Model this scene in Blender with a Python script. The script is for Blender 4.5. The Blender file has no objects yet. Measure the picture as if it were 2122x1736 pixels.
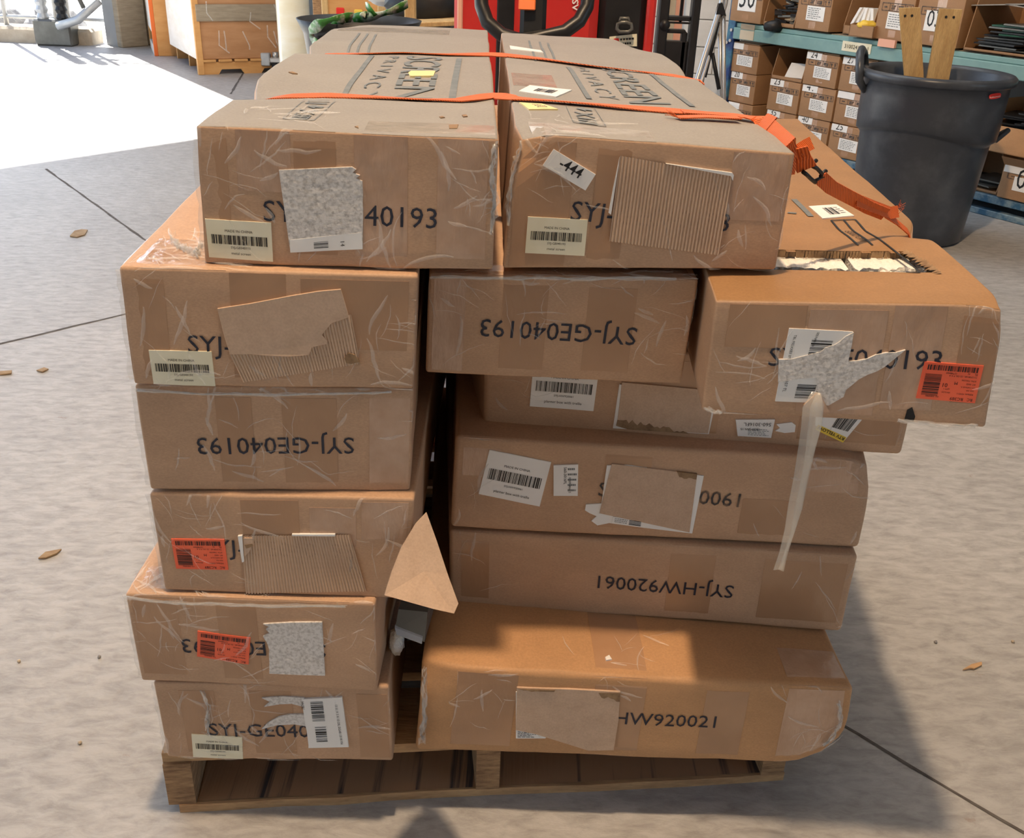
import bpy, math, random
from mathutils import Vector as V, Matrix, noise
C = bpy.context.scene.collection
SC = bpy.context.scene
# ------------------------------------------------------------------ camera
IW, IH, FPX = 2122.0, 1736.0, 2044.17
PITCH, ROLL, HC = math.radians(26.607), math.radians(2.211), 1.41
cp, sp, cr, sr = math.cos(PITCH), math.sin(PITCH), math.cos(ROLL), math.sin(ROLL)
FWD, RT0, DN0 = V((0, cp, -sp)), V((1, 0, 0)), V((0, -sp, -cp))
RT, DN = RT0*cr - DN0*sr, RT0*sr + DN0*cr
EYE = V((0, 0, HC))
cam = bpy.data.objects.new('camera', bpy.data.cameras.new('camera')); C.objects.link(cam)
UP = -DN
cam.matrix_world = Matrix(((RT.x, UP.x, -FWD.x, 0), (RT.y, UP.y, -FWD.y, 0), (RT.z, UP.z, -FWD.z, HC), (0, 0, 0, 1)))
cam.data.sensor_fit = 'HORIZONTAL'; cam.data.sensor_width = 36; cam.data.lens = FPX/IW*36
cam.data.clip_start = 0.05; cam.data.clip_end = 200
SC.camera = cam
# ------------------------------------------------------------------ sky, sun, ceiling lamps, exposure
world = bpy.data.worlds.new('sky'); SC.world = world; world.use_nodes = True
wn = world.node_tree; wn.nodes.clear()
sky = wn.nodes.new('ShaderNodeTexSky'); sky.sky_type = 'NISHITA'; sky.sun_disc = False
SUN_EL = math.radians(45.9); SUN_TR = V((0.567, -0.823, 0)).normalized()      # the way the sunlight travels over the floor
sky.sun_elevation = SUN_EL; sky.sun_rotation = math.atan2(-SUN_TR.x, -SUN_TR.y)
bg = wn.nodes.new('ShaderNodeBackground'); bg.inputs[1].default_value = 0.40
wo = wn.nodes.new('ShaderNodeOutputWorld')
wn.links.new(sky.outputs[0], bg.inputs[0]); wn.links.new(bg.outputs[0], wo.inputs[0])
sl = bpy.data.lights.new('sun', 'SUN'); sl.energy = 24; sl.angle = 0.009; sl.color = (1, .95, .87)
so = bpy.data.objects.new('sun', sl); C.objects.link(so)
so.rotation_euler = V((SUN_TR.x*math.cos(SUN_EL), SUN_TR.y*math.cos(SUN_EL), -math.sin(SUN_EL))).to_track_quat('-Z', 'Y').to_euler()
def ceiling_lamp(loc, power, col, rad):
    l = bpy.data.lights.new('high_bay_lamp', 'POINT'); l.energy = power; l.color = col; l.shadow_soft_size = rad
    o = bpy.data.objects.new('high_bay_lamp', l); C.objects.link(o); o.location = loc
ceiling_lamp((-0.2, 1.02, 5.4), 800, (1.0, .72, .46), .10)
al = bpy.data.lights.new('roof_skylight', 'AREA'); al.shape = 'RECTANGLE'; al.size = 5; al.size_y = 3; al.energy = 150; al.color = (.90, .96, 1.0)
ao = bpy.data.objects.new('roof_skylight', al); C.objects.link(ao); ao.location = (-0.8, 6.6, 5.95)      # daylight panel in the roof
SC.view_settings.view_transform = 'Standard'; SC.view_settings.look = 'None'
SC.view_settings.gamma = 1; SC.view_settings.use_curve_mapping = False
SC.view_settings.exposure = 0.14
# ------------------------------------------------------------------ helpers
def ray(px, py):
    return FWD + RT*((px-IW/2)/FPX) + DN*((py-IH/2)/FPX)
def onz(px, py, z=0.0):
    d = ray(px, py); return EYE + d*((z-HC)/d.z)
def ony(px, py, y):
    d = ray(px, py); return EYE + d*(y/d.y)
def onplane(px, py, p, n):
    d = ray(px, py); return EYE + d*((V(p)-EYE).dot(n)/d.dot(n))
def proj(P):
    r = P-EYE; z = r.dot(FWD); return (IW/2+FPX*r.dot(RT)/z, IH/2+FPX*r.dot(DN)/z)
def wloc(o):
    l = V((0, 0, 0))
    while o: l += o.location; o = o.parent
    return l
def ob(name, verts, faces, mat, parent=None, smooth=False, mi=None):
    me = bpy.data.meshes.new(name)
    off = wloc(parent) if parent else V((0, 0, 0))
    me.from_pydata([tuple(V(v)-off) for v in verts], [], faces)
    for m in (mat if isinstance(mat, (list, tuple)) else [mat]): me.materials.append(m)
    if mi: me.polygons.foreach_set('material_index', mi)
    if smooth: me.polygons.foreach_set('use_smooth', [True]*len(faces))
    me.update()
    o = bpy.data.objects.new(name, me); C.objects.link(o)
    if parent: o.parent = parent
    return o
def thing(name, label, cat, loc=(0, 0, 0), group=None):
    o = bpy.data.objects.new(name, None); C.objects.link(o); o.empty_display_size = .1
    o.location = loc; o['label'] = label; o['category'] = cat
    if group: o['group'] = group
    return o
def tag(o, label, cat, group=None):
    o['label'] = label; o['category'] = cat
    if group: o['group'] = group
    return o
def struct(o): o['kind'] = 'structure'; return o
class MB:
    def __init__(s): s.v = []; s.f = []
    def add(s, vs, fs):
        n = len(s.v); s.v += [V(v) for v in vs]; s.f += [tuple(i+n for i in f) for f in fs]; return s
    def hexa(s, p):   # 4 bottom ccw, 4 top
        return s.add(p, [(0, 3, 2, 1), (4, 5, 6, 7), (0, 1, 5, 4), (1, 2, 6, 5), (2, 3, 7, 6), (3, 0, 4, 7)])
    def box(s, o, ex, ey, ez, bev=0):   # origin corner + three edge vectors
        o, ex, ey, ez = V(o), V(ex), V(ey), V(ez)
        if not bev: return s.hexa([o, o+ex, o+ex+ey, o+ey, o+ez, o+ex+ez, o+ex+ey+ez, o+ey+ez])
        # chamfered box
        ax = [ex, ey, ez]; L = [a.length for a in ax]; b = [min(bev, l*.4)/l for l in L]
        vs = []; idx = {}
        for i in (0, 1):
            for j in (0, 1):
                for k in (0, 1):
                    for m in range(3):
                        t = [i, j, k]; 
                        for q in range(3):
                            if q != m: t[q] = b[q] if t[q] == 0 else 1-b[q]
                        idx[i, j, k, m] = len(vs); vs.append(o+ex*t[0]+ey*t[1]+ez*t[2])
        fs = []
        def fc(a): fs.append(tuple(idx[x] for x in a))
        for v in (0, 1):
            q = [(v, 0, 0, 0), (v, 1, 0, 0), (v, 1, 1, 0), (v, 0, 1, 0)]; fc(q if v else q[::-1])
            q = [(0, v, 0, 1), (0, v, 1, 1), (1, v, 1, 1), (1, v, 0, 1)]; fc(q if v else q[::-1])
            q = [(0, 0, v, 2), (1, 0, v, 2), (1, 1, v, 2), (0, 1, v, 2)]; fc(q if v else q[::-1])
        for a in (0, 1):
            for c in (0, 1):
                fc([(0, a, c, 1), (1, a, c, 1), (1, a, c, 2), (0, a, c, 2)])
                fc([(a, 0, c, 0), (a, 1, c, 0), (a, 1, c, 2), (a, 0, c, 2)])
                fc([(a, c, 0, 0), (a, c, 1, 0), (a, c, 1, 1), (a, c, 0, 1)])
                for k in (0, 1): fc([(a, c, k, 0), (a, c, k, 1), (a, c, k, 2)])
        return s.add(vs, fs)
    def tube(s, path, r, n=10, closed=False, flat=None):
        path = [V(p) for p in path]; m = len(path); rs = r if isinstance(r, (list, tuple)) else [r]*m
        vs = []; prev = None
        for i, p in enumerate(path):
            a = path[(i-1) % m] if (closed or i > 0) else p; b = path[(i+1) % m] if (closed or i < m-1) else p
            t = (b-a).normalized()
            if prev is None:
                prev = t.orthogonal().normalized()
            x = (prev-t*prev.dot(t)).normalized(); prev = x; y = t.cross(x)
            for k in range(n):
                an = 2*math.pi*k/n; vs.append(p+(x*math.cos(an)+y*math.sin(an))*rs[i])
        fs = []
        for i in range(m if closed else m-1):
            for k in range(n):
                j = (i+1) % m; fs.append((i*n+k, i*n+(k+1) % n, j*n+(k+1) % n, j*n+k))
        if not closed: fs += [tuple(range(n))[::-1], tuple((m-1)*n+k for k in range(n))]
        return s.add(vs, fs)
    def ribbon(s, path, wd, width, th=.0016):   # flat band with thickness
        path = [V(p) for p in path]; m = len(path)
        wds = wd if isinstance(wd, list) else [V(wd)]*m
        ws = width if isinstance(width, list) else [width]*m
        vs = []
        for i, p in enumerate(path):
            t = (path[min(i+1, m-1)]-path[max(i-1, 0)]).normalized(); w = V(wds[i]); w = (w-t*w.dot(t)).normalized(); n = t.cross(w)
            for a, b in ((-1, -1), (1, -1), (1, 1), (-1, 1)): vs.append(p+w*(a*ws[i]/2)+n*(b*th/2))
        fs = [(0, 1, 2, 3)[::-1], tuple((m-1)*4+k for k in range(4))]
        for i in range(m-1):
            for k in range(4): fs.append((i*4+k, i*4+(k+1) % 4, i*4+4+(k+1) % 4, i*4+4+k))
        return s.add(vs, fs)
    def lathe(s, prof, c, n=48, cap=False):
        c = V(c); vs = []
        for r, z in prof:
            for k in range(n): a = 2*math.pi*k/n; vs.append(c+V((r*math.cos(a), r*math.sin(a), z)))
        fs = []
        for i in range(len(prof)-1):
            for k in range(n): fs.append((i*n+k, i*n+(k+1) % n, (i+1)*n+(k+1) % n, (i+1)*n+k))
        if cap: fs.append(tuple(range(n))[::-1]); fs.append(tuple((len(prof)-1)*n+k for k in range(n)))
        return s.add(vs, fs)
    def prism(s, pts, ext):
        n = len(pts); e = V(ext); return s.add([V(p) for p in pts]+[V(p)+e for p in pts],
            [tuple(range(n))[::-1], tuple(range(n, 2*n))]+[(i, (i+1) % n, n+(i+1) % n, n+i) for i in range(n)])
    def build(s, name, mat, parent=None, smooth=False): return ob(name, s.v, s.f, mat, parent, smooth)
# ------------------------------------------------------------------ materials
def nodes_mat(name):
    m = bpy.data.materials.new(name); m.use_nodes = True; nt = m.node_tree; return m, nt, nt.nodes['Principled BSDF']
def N(nt, t, **kw):
    n = nt.nodes.new(t)
    for k, v in kw.items():
        if k in n.inputs: n.inputs[k].default_value = v
        else: setattr(n, k, v)
    return n
def mat(name, col, rough=.6, col2=None, scale=8, detail=4, stretch=(1, 1, 1), metal=0, bump=0, bscale=60, spec=.4, coat=0, ramp=(.35, .65), bstretch=None, grain=None):
    m, nt, b = nodes_mat(name); L = nt.links.new
    b.inputs['Roughness'].default_value = rough; b.inputs['Metallic'].default_value = metal
    b.inputs['Specular IOR Level'].default_value = spec; b.inputs['Coat Weight'].default_value = coat
    b.inputs['Base Color'].default_value = (*col, 1)
    tc = N(nt, 'ShaderNodeTexCoord'); mp = N(nt, 'ShaderNodeMapping', Scale=stretch); L(tc.outputs['Object'], mp.inputs[0])
    if col2:
        n = N(nt, 'ShaderNodeTexNoise', Scale=scale, Detail=detail, Roughness=.6); L(mp.outputs[0], n.inputs['Vector'])
        r = N(nt, 'ShaderNodeValToRGB'); r.color_ramp.elements[0].position = ramp[0]; r.color_ramp.elements[1].position = ramp[1]
        r.color_ramp.elements[0].color = (*col, 1); r.color_ramp.elements[1].color = (*col2, 1)
        L(n.outputs[0], r.inputs[0]); out = r.outputs[0]
        if grain:
            g = N(nt, 'ShaderNodeTexNoise', Scale=grain[0], Detail=2); L(mp.outputs[0], g.inputs['Vector'])
            gm = N(nt, 'ShaderNodeMapRange'); gm.inputs['From Min'].default_value = .3; gm.inputs['From Max'].default_value = .7
            gm.inputs['To Min'].default_value = 1-grain[1]; gm.inputs['To Max'].default_value = 1+grain[1]; L(g.outputs[0], gm.inputs[0])
            mx = N(nt, 'ShaderNodeVectorMath', operation='SCALE'); L(out, mx.inputs[0]); L(gm.outputs[0], mx.inputs['Scale']); out = mx.outputs[0]
        L(out, b.inputs['Base Color'])
    if bump:
        mb = N(nt, 'ShaderNodeMapping', Scale=bstretch or stretch); L(tc.outputs['Object'], mb.inputs[0])
        n = N(nt, 'ShaderNodeTexNoise', Scale=bscale, Detail=4); L(mb.outputs[0], n.inputs['Vector'])
        bp = N(nt, 'ShaderNodeBump', Strength=bump, Distance=.004); L(n.outputs[0], bp.inputs['Height']); L(bp.outputs[0], b.inputs['Normal'])
    return m
def kraft(name, c, k=.86): return mat(name, tuple(x*k for x in c), .62, c, 5, 6, (1, 1, 2.2), bump=.12, bscale=35, grain=(260, .08))
M = {}
M['kraft'] = kraft('kraft_board', (.53, .335, .21), .82)
M['kraft_warm'] = kraft('kraft_board_warm', (.52, .29, .14), .82)
M['kraft_top'] = kraft('kraft_top_lamplit', (.34, .185, .08), .80)  # right-hand carton's top: warm lamp tint put into the board colour
M['kraft_pale'] = kraft('kraft_pale_sky_sheen', (.29, .265, .235), .9)  # on the top cartons, sky reflection and haze are put into this colour
M['kraft_raw'] = mat('kraft_inner_liner', (.50, .355, .25), .8, (.55, .395, .285), 40, 4, grain=(300, .06))
M['kraft_flute'] = mat('kraft_fluting', (.55, .395, .28), .8, (.60, .435, .31), 20, 3)
M['kraft_dark'] = mat('kraft_torn_edge', (.20, .12, .065), .85, (.34, .22, .12), 60, 4)
M['tape'] = mat('clear_tape_over_kraft', (.38, .215, .12), .22, (.44, .26, .15), 6, 3, spec=.5, bump=.5, bscale=22, bstretch=(1, 1, .5), coat=.25)
M['tape_pale'] = mat('crinkled_clear_tape', (.44, .265, .165), .2, (.53, .35, .24), 14, 4, spec=.6, bump=.9, bscale=45, bstretch=(1, 1, .35), coat=.5)
M['tape_top'] = mat('clear_tape_sky_sheen', (.35, .31, .265), .25, (.42, .38, .33), 20, 4, spec=.5, bump=.6, bscale=40, coat=.3)  # tape on those tops, with the same sky sheen in its colour
M['kraft_rack'] = kraft('kraft_board_rack', (.37, .205, .10))
M['ink'] = mat('navy_ink', (.014, .016, .030), .55, (.03, .033, .05), 30, 3)
M['ink_grey'] = mat('grey_print', (.14, .16, .17), .7, (.19, .205, .21), 40, 3)
M['ink_faded'] = mat('faded_ink', (.05, .045, .045), .7, (.22, .14, .09), 60, 3, ramp=(.4, .7))
M['black'] = mat('black_print', (.012, .012, .013), .55)
M['cream'] = mat('cream_sticker', (.74, .69, .50), .5, (.80, .76, .60), 12, 3)
M['white'] = mat('white_sticker', (.78, .77, .75), .5, (.83, .82, .80), 10, 3)
M['torn'] = mat('torn_paper', (.48, .45, .42), .85, (.70, .67, .64), 190, 6, ramp=(.36, .56), bump=.4, bscale=120)
M['orange_label'] = mat('fluorescent_red_label', (.86, .13, .06), .5, (.90, .16, .075), 10, 2)
M['yellow'] = mat('yellow_label', (.83, .60, .08), .5)
M['yellow_pale'] = mat('pale_yellow_sticker', (.80, .68, .32), .55)
m, nt, b = nodes_mat('stretch_film'); b.inputs['Base Color'].default_value = (.92, .90, .86, 1); b.inputs['Roughness'].default_value = .22; b.inputs['Specular IOR Level'].default_value = .8
tr = N(nt, 'ShaderNodeBsdfTransparent'); mx = N(nt, 'ShaderNodeMixShader', Fac=.20)
nt.links.new(tr.outputs[0], mx.inputs[1]); nt.links.new(b.outputs[0], mx.inputs[2]); nt.links.new(mx.outputs[0], nt.nodes['Material Output'].inputs[0]); M['film'] = m
m, nt, b = nodes_mat('clear_tape_tail'); b.inputs['Base Color'].default_value = (.80, .76, .68, 1); b.inputs['Roughness'].default_value = .2; b.inputs['Specular IOR Level'].default_value = .8
tr = N(nt, 'ShaderNodeBsdfTransparent'); mx = N(nt, 'ShaderNodeMixShader', Fac=.26)
nt.links.new(tr.outputs[0], mx.inputs[1]); nt.links.new(b.outputs[0], mx.inputs[2]); nt.links.new(mx.outputs[0], nt.nodes['Material Output'].inputs[0]); M['tail'] = m
# ribbed orange webbing
m, nt, b = nodes_mat('orange_webbing'); b.inputs['Roughness'].default_value = .55
tc = N(nt, 'ShaderNodeTexCoord'); wv = N(nt, 'ShaderNodeTexWave', Scale=150, Distortion=0); wv.bands_direction = 'DIAGONAL'
nt.links.new(tc.outputs['Object'], wv.inputs[0]); r = N(nt, 'ShaderNodeValToRGB')
r.color_ramp.elements[0].color = (.50, .075, .012, 1); r.color_ramp.elements[1].color = (.88, .19, .028, 1); nt.links.new(wv.outputs[0], r.inputs[0]); nt.links.new(r.outputs[0], b.inputs[0])
bp = N(nt, 'ShaderNodeBump', Strength=.5, Distance=.002); nt.links.new(wv.outputs[0], bp.inputs['Height']); nt.links.new(bp.outputs[0], b.inputs['Normal']); M['strap'] = m
# concrete floor
m, nt, b = nodes_mat('scuffed_concrete'); L = nt.links.new; b.inputs['Roughness'].default_value = .5; b.inputs['Specular IOR Level'].default_value = .45
tc = N(nt, 'ShaderNodeTexCoord')
n1 = N(nt, 'ShaderNodeTexNoise', Scale=1.1, Detail=8, Roughness=.6); L(tc.outputs['Object'], n1.inputs['Vector'])
r1 = N(nt, 'ShaderNodeValToRGB'); r1.color_ramp.elements[0].position = .3; r1.color_ramp.elements[1].position = .7
r1.color_ramp.elements[0].color = (.34, .335, .33, 1); r1.color_ramp.elements[1].color = (.44, .435, .43, 1); L(n1.outputs[0], r1.inputs[0])
mp = N(nt, 'ShaderNodeMapping', Scale=(1, 2.6, 1)); mp.inputs['Rotation'].default_value = (0, 0, -.45); L(tc.outputs['Object'], mp.inputs[0])
n2 = N(nt, 'ShaderNodeTexNoise', Scale=15, Detail=10, Roughness=.68); n2.inputs['Distortion'].default_value = .35; L(mp.outputs[0], n2.inputs['Vector'])
r2 = N(nt, 'ShaderNodeValToRGB'); r2.color_ramp.elements[0].position = .30; r2.color_ramp.elements[1].position = .60
r2.color_ramp.elements[0].color = (.66, .65, .64, 1); r2.color_ramp.elements[1].color = (1.06, 1.06, 1.06, 1); L(n2.outputs[0], r2.inputs[0])
mm = N(nt, 'ShaderNodeMix', data_type='RGBA', blend_type='MULTIPLY'); mm.inputs['Factor'].default_value = 1; L(r1.outputs[0], mm.inputs[6]); L(r2.outputs[0], mm.inputs[7])
n3 = N(nt, 'ShaderNodeTexNoise', Scale=7.5, Detail=9, Roughness=.66); L(tc.outputs['Object'], n3.inputs['Vector'])
r3 = N(nt, 'ShaderNodeValToRGB'); r3.color_ramp.elements[0].position = .66; r3.color_ramp.elements[1].position = .72
r3.color_ramp.elements[0].color = (0, 0, 0, 1); r3.color_ramp.elements[1].color = (.75, .75, .75, 1); L(n3.outputs[0], r3.inputs[0])
m3 = N(nt, 'ShaderNodeMix', data_type='RGBA'); L(r3.outputs[0], m3.inputs['Factor']); L(mm.outputs[2], m3.inputs[6]); m3.inputs[7].default_value = (.23, .165, .12, 1)
L(m3.outputs[2], b.inputs['Base Color'])
n4 = N(nt, 'ShaderNodeTexNoise', Scale=28, Detail=6); L(tc.outputs['Object'], n4.inputs['Vector'])
ad = N(nt, 'ShaderNodeMath', operation='ADD'); L(n4.outputs[0], ad.inputs[0]); L(n2.outputs[0], ad.inputs[1])
bp = N(nt, 'ShaderNodeBump', Strength=.5, Distance=.004); L(ad.outputs[0], bp.inputs['Height']); L(bp.outputs[0], b.inputs['Normal']); M['concrete'] = m
M['joint'] = mat('dark_floor_joint', (.07, .06, .055), .9, (.12, .11, .10), 20, 3)
M['ground'] = mat('pale_yard_gravel', (.55, .53, .49), .9, (.66, .64, .60), 3, 6)
M['ceil'] = mat('ceiling_deck', (.22, .22, .22), .8, (.25, .25, .25), 2, 2)
M['wallw'] = mat('white_painted_block', (.66, .66, .64), .75, (.74, .74, .72), 7, 5, bump=.3, bscale=70)
M['mortar'] = mat('grey_mortar', (.42, .42, .41), .9)
M['wallp'] = mat('grey_panel_wall', (.27, .28, .29), .8, (.33, .34, .35), 2, 3)
M['wood'] = mat('pallet_pine', (.36, .21, .105), .75, (.52, .33, .17), 6, 6, (1, 9, 9), bump=.4, bscale=30, grain=(40, .12))
M['wood_end'] = mat('rough_end_grain', (.20, .115, .06), .85, (.40, .25, .13), 30, 6, (1, 1, 5), bump=.8, bscale=60)
M['wood_streak'] = mat('streaked_board', (.36, .21, .115), .75, (.05, .04, .04), 9, 5, (4, .12, 1), ramp=(.56, .66), bump=.3, bscale=30)
M['ply'] = mat('orange_plywood', (.60, .30, .10), .65, (.68, .37, .14), 4, 5, (1, 1, 4), bump=.15)
M['ply_brown'] = mat('wrapped_brown_panel', (.44, .22, .10), .45, (.52, .28, .14), 3, 5, (1, 1, 5), bump=.15)
M['ply_white'] = mat('pale_sunlit_plywood', (.72, .64, .55), .7, (.80, .73, .66), 5, 5, (1, 1, 3))  # sunlit left crate faces: the sun's white is put into the plywood colour
M['grey_plank'] = mat('weathered_plank', (.27, .22, .16), .8, (.36, .30, .22), 6, 6, (1, 1, 7), bump=.3)
M['lumber'] = mat('yellow_lumber', (.46, .29, .12), .7, (.62, .43, .20), 5, 6, (6, 6, .8), bump=.35, bscale=30, grain=(50, .15))
M['can'] = mat('grey_bin_plastic', (.036, .042, .054), .34, (.085, .095, .11), 5, 6, ramp=(.45, .75), bump=.1, bscale=50)
M['red'] = mat('red_machine_paint', (.52, .022, .022), .35, (.58, .035, .03), 5, 4)
M['dark'] = mat('black_machine_plastic', (.008, .008, .009), .45, (.016, .016, .018), 8, 3)
M['rubber'] = mat('black_handle_rubber', (.012, .012, .013), .38)
M['orange_p'] = mat('orange_collar', (.75, .16, .03), .45)
M['teal'] = mat('teal_rack_steel', (.15, .29, .29), .45, (.20, .35, .34), 6, 5, spec=.5)
M['blue'] = mat('blue_rack_steel', (.012, .04, .16), .4, (.05, .17, .26), 9, 5, ramp=(.45, .6))
M['blue_deck'] = mat('worn_blue_steel', (.03, .10, .18), .5, (.20, .27, .30), 14, 6, ramp=(.42, .62))
M['silver'] = mat('aluminium_tube', (.55, .53, .51), .32, metal=.75)
M['tan'] = mat('tan_board', (.52, .45, .33), .7, (.58, .50, .38), 5, 3)
M['pink'] = mat('salmon_board', (.80, .42, .30), .6)
M['foam'] = mat('white_bead_foam', (.82, .79, .73), .8, (.88, .86, .82), 30, 3, bump=1, bscale=160)
M['metal_grey'] = mat('grey_sheet_metal', (.11, .11, .10), .35, (.15, .15, .14), 8, 3, metal=.3)
M['post_paint'] = mat('cream_column_paint', (.74, .66, .48), .55, (.80, .75, .62), 3, 4, (1, 1, 3))
M['green'] = mat('green_leaf_plastic', (.05, .24, .04), .4, (.62, .70, .60), 16, 4, ramp=(.46, .62))
M['stone'] = mat('kerb_stone', (.42, .35, .27), .9, (.55, .48, .38), 6, 5, bump=.5)
M['galv'] = mat('galvanised_steel', (.42, .44, .46), .45, (.5, .52, .54), 8, 3, metal=.4)
M['rubble'] = mat('grey_rubble', (.20, .20, .21), .9, (.36, .35, .34), 9, 6, bump=.8, bscale=12)
M['redsign'] = mat('red_sticker', (.75, .03, .02), .5)
M['goldstuff'] = mat('yellow_parts', (.80, .50, .05), .5, (.85, .62, .10), 40, 3, bump=.5)
M['leaf'] = mat('dry_leaf', (.26, .17, .09), .8, (.36, .26, .15), 30, 3)
# ------------------------------------------------------------------ text
_tc = {}
def text_mesh(s, bold=0.0):
    if (s, bold) in _tc: return _tc[s, bold]
    cu = bpy.data.curves.new('lettering', 'FONT'); cu.body = s; cu.size = 1; cu.resolution_u = 2; cu.fill_mode = 'FRONT'; cu.offset = bold
    o = bpy.data.objects.new('lettering', cu); C.objects.link(o)
    me = o.to_mesh(); vs = [V(v.co) for v in me.vertices]; fs = [tuple(p.vertices) for p in me.polygons]
    o.to_mesh_clear(); bpy.data.objects.remove(o); bpy.data.curves.remove(cu)
    x0 = min(v.x for v in vs); x1 = max(v.x for v in vs)
    _tc[s, bold] = ([(v.x-x0, v.y) for v in vs], fs, x1-x0); return _tc[s, bold]
def text2d(s, A, B, hs=1.0, bold=0.0):
    vs, fs, w = text_mesh(s, bold); A, B = V(A), V(B); e = B-A; k = e.length/w; e.normalize(); up = V((-e.y, e.x))
    return [A+e*(x*k)+up*(y*k*hs) for x, y in vs], fs
def barcode(x0, x1, y0, y1, seed, n=46, vertical=False):
    rn = random.Random(seed); qs = []; t = 0; W = []
    while t < n:
        a = rn.choice((.5, .5, 1, 1.6)); g = rn.choice((.5, .5, .9, 1.3)); W.append((t, t+a)); t += a+g
    k = 1.0/t
    for a, b in W:
        if vertical: qs.append(((x0, y0+(y1-y0)*a*k), (x1, y0+(y1-y0)*b*k)))
        else: qs.append(((x0+(x1-x0)*a*k, y0), (x0+(x1-x0)*b*k, y1)))
    return qs
# ------------------------------------------------------------------ cartons
class Carton:
    def __init__(s, cn, name, label, cat='box', mt='kraft', r=.0045, amp=.0016, seed=0, dent=None, cell=.024, group=None, skip=None, topmat=None, topcell=None, sub=False):
        s.c = [V(p) for p in cn]; s.r = r; s.amp = amp; s.seed = V((seed*7.13, seed*3.7, seed*1.9)); s.dent = dent; s.flat = False
        c = s.c; s.w = ((c[1]-c[0]).length+(c[5]-c[4]).length)/2; s.d = ((c[3]-c[0]).length+(c[2]-c[1]).length)/2
        s.h = ((c[4]-c[0]).length+(c[5]-c[1]).length)/2
        s.ax = ((c[1]-c[0]).normalized(), (c[3]-c[0]).normalized(), (c[4]-c[0]).normalized())
        base = (c[0]+c[1]+c[2]+c[3])/4
        s.root = thing(name, label, cat, base, group)
        def samples(L, cell):
            n = max(2, int(L/cell)); r = s.r/L
            return sorted(set([0, r*.3, r*.65, r]+[r+(1-2*r)*i/n for i in range(n+1)]+[1-r*.65, 1-r*.3, 1]))
        A, B, H = samples(s.w, cell), samples(s.d, topcell or cell*2), samples(s.h, cell)
        vs = []; fs = []; mi = []; ix = {}
        def vid(a, b, c):
            k = (round(a, 5), round(b, 5), round(c, 5))
            if k not in ix: ix[k] = len(vs); vs.append(s.X(a, b, c))
            return ix[k]
        def face(U, W, fn, tag_, flip):
            for i in range(len(U)-1):
                for j in range(len(W)-1):
                    if skip and skip(tag_, (U[i]+U[i+1])/2, (W[j]+W[j+1])/2): continue
                    q = [vid(*fn(U[i], W[j])), vid(*fn(U[i+1], W[j])), vid(*fn(U[i+1], W[j+1])), vid(*fn(U[i], W[j+1]))]
                    fs.append(tuple(q[::-1] if flip else q)); mi.append(1 if tag_ == 'T' else 0)
        face(A, H, lambda u, v: (u, 0, v), 'F', False); face(A, H, lambda u, v: (u, 1, v), 'K', True)
        face(A, B, lambda u, v: (u, v, 1), 'T', False); face(A, B, lambda u, v: (u, v, 0), 'D', True)
        face(B, H, lambda u, v: (0, u, v), 'L', True); face(B, H, lambda u, v: (1, u, v), 'R', False)
        s.body = ob('carton_body', vs, fs, [M[mt], M[topmat or mt]], s.root, True, mi)
    def X(s, a, b, c, off=0.0):
        D = (s.w, s.d, s.h); r = s.r; p = [a*D[0], b*D[1], c*D[2]]
        q = [min(max(p[i], r), D[i]-r) for i in range(3)]; dv = V((p[0]-q[0], p[1]-q[1], p[2]-q[2]))
        n = dv.normalized() if dv.length > 1e-9 else V((0, -1, 0))
        x, y, z = [(q[i]+n[i]*r)/D[i] for i in range(3)]
        k = s.c
        f = (k[0]*(1-x)+k[1]*x)*(1-y)+(k[3]*(1-x)+k[2]*x)*y
        t = (k[4]*(1-x)+k[5]*x)*(1-y)+(k[7]*(1-x)+k[6]*x)*y
        P = f*(1-z)+t*z; nw = s.ax[0]*n.x+s.ax[1]*n.y+s.ax[2]*n.z
        o = off
        if s.flat: return P+nw*o
        if s.amp:
            pv = V(p)
            o += s.amp*(noise.noise(pv*7+s.seed)+.5*noise.noise(pv*17+s.seed))
        P = P+nw*o
        if s.dent:
            g = s.dent(p, D); P = P+s.ax[0]*g[0]+s.ax[1]*g[1]+s.ax[2]*g[2]
        return P
    def S(s, face, u, v, off=0.0):   # metric coordinates on a face: front (x, z), top (x, depth), right (depth, z), left
        if face == 'F': return s.X(u/s.w, 0, v/s.h, off)
        if face == 'T': return s.X(u/s.w, v/s.d, 1, off)
        if face == 'R': return s.X(1, u/s.d, v/s.h, off)
        return s.X(0, u/s.d, v/s.h, off)
    def uv(s, px, face='F'):
        u, v = (s.w/2, s.h/2) if face == 'F' else ((s.w/2, s.d*.3) if face == 'T' else (s.d*.3, s.h/2))
        WW, HH = (s.w, s.h) if face == 'F' else ((s.w, s.d) if face == 'T' else (s.d, s.h))
        s.flat = True
        for _ in range(20):
            a = proj(s.S(face, u, v)); b = proj(s.S(face, u+.004, v)); c = proj(s.S(face, u, v+.004))
            J = ((b[0]-a[0])/.004, (c[0]-a[0])/.004, (b[1]-a[1])/.004, (c[1]-a[1])/.004); ex, ey = px[0]-a[0], px[1]-a[1]
            det = J[0]*J[3]-J[1]*J[2]
            du, dvv = (J[3]*ex-J[1]*ey)/det, (-J[2]*ex+J[0]*ey)/det
            u = min(max(u+max(-.15, min(.15, du)), .0015), WW-.0015); v = min(max(v+max(-.15, min(.15, dvv)), .0015), HH-.0015)
        s.flat = False
        return V((u, v))
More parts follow.
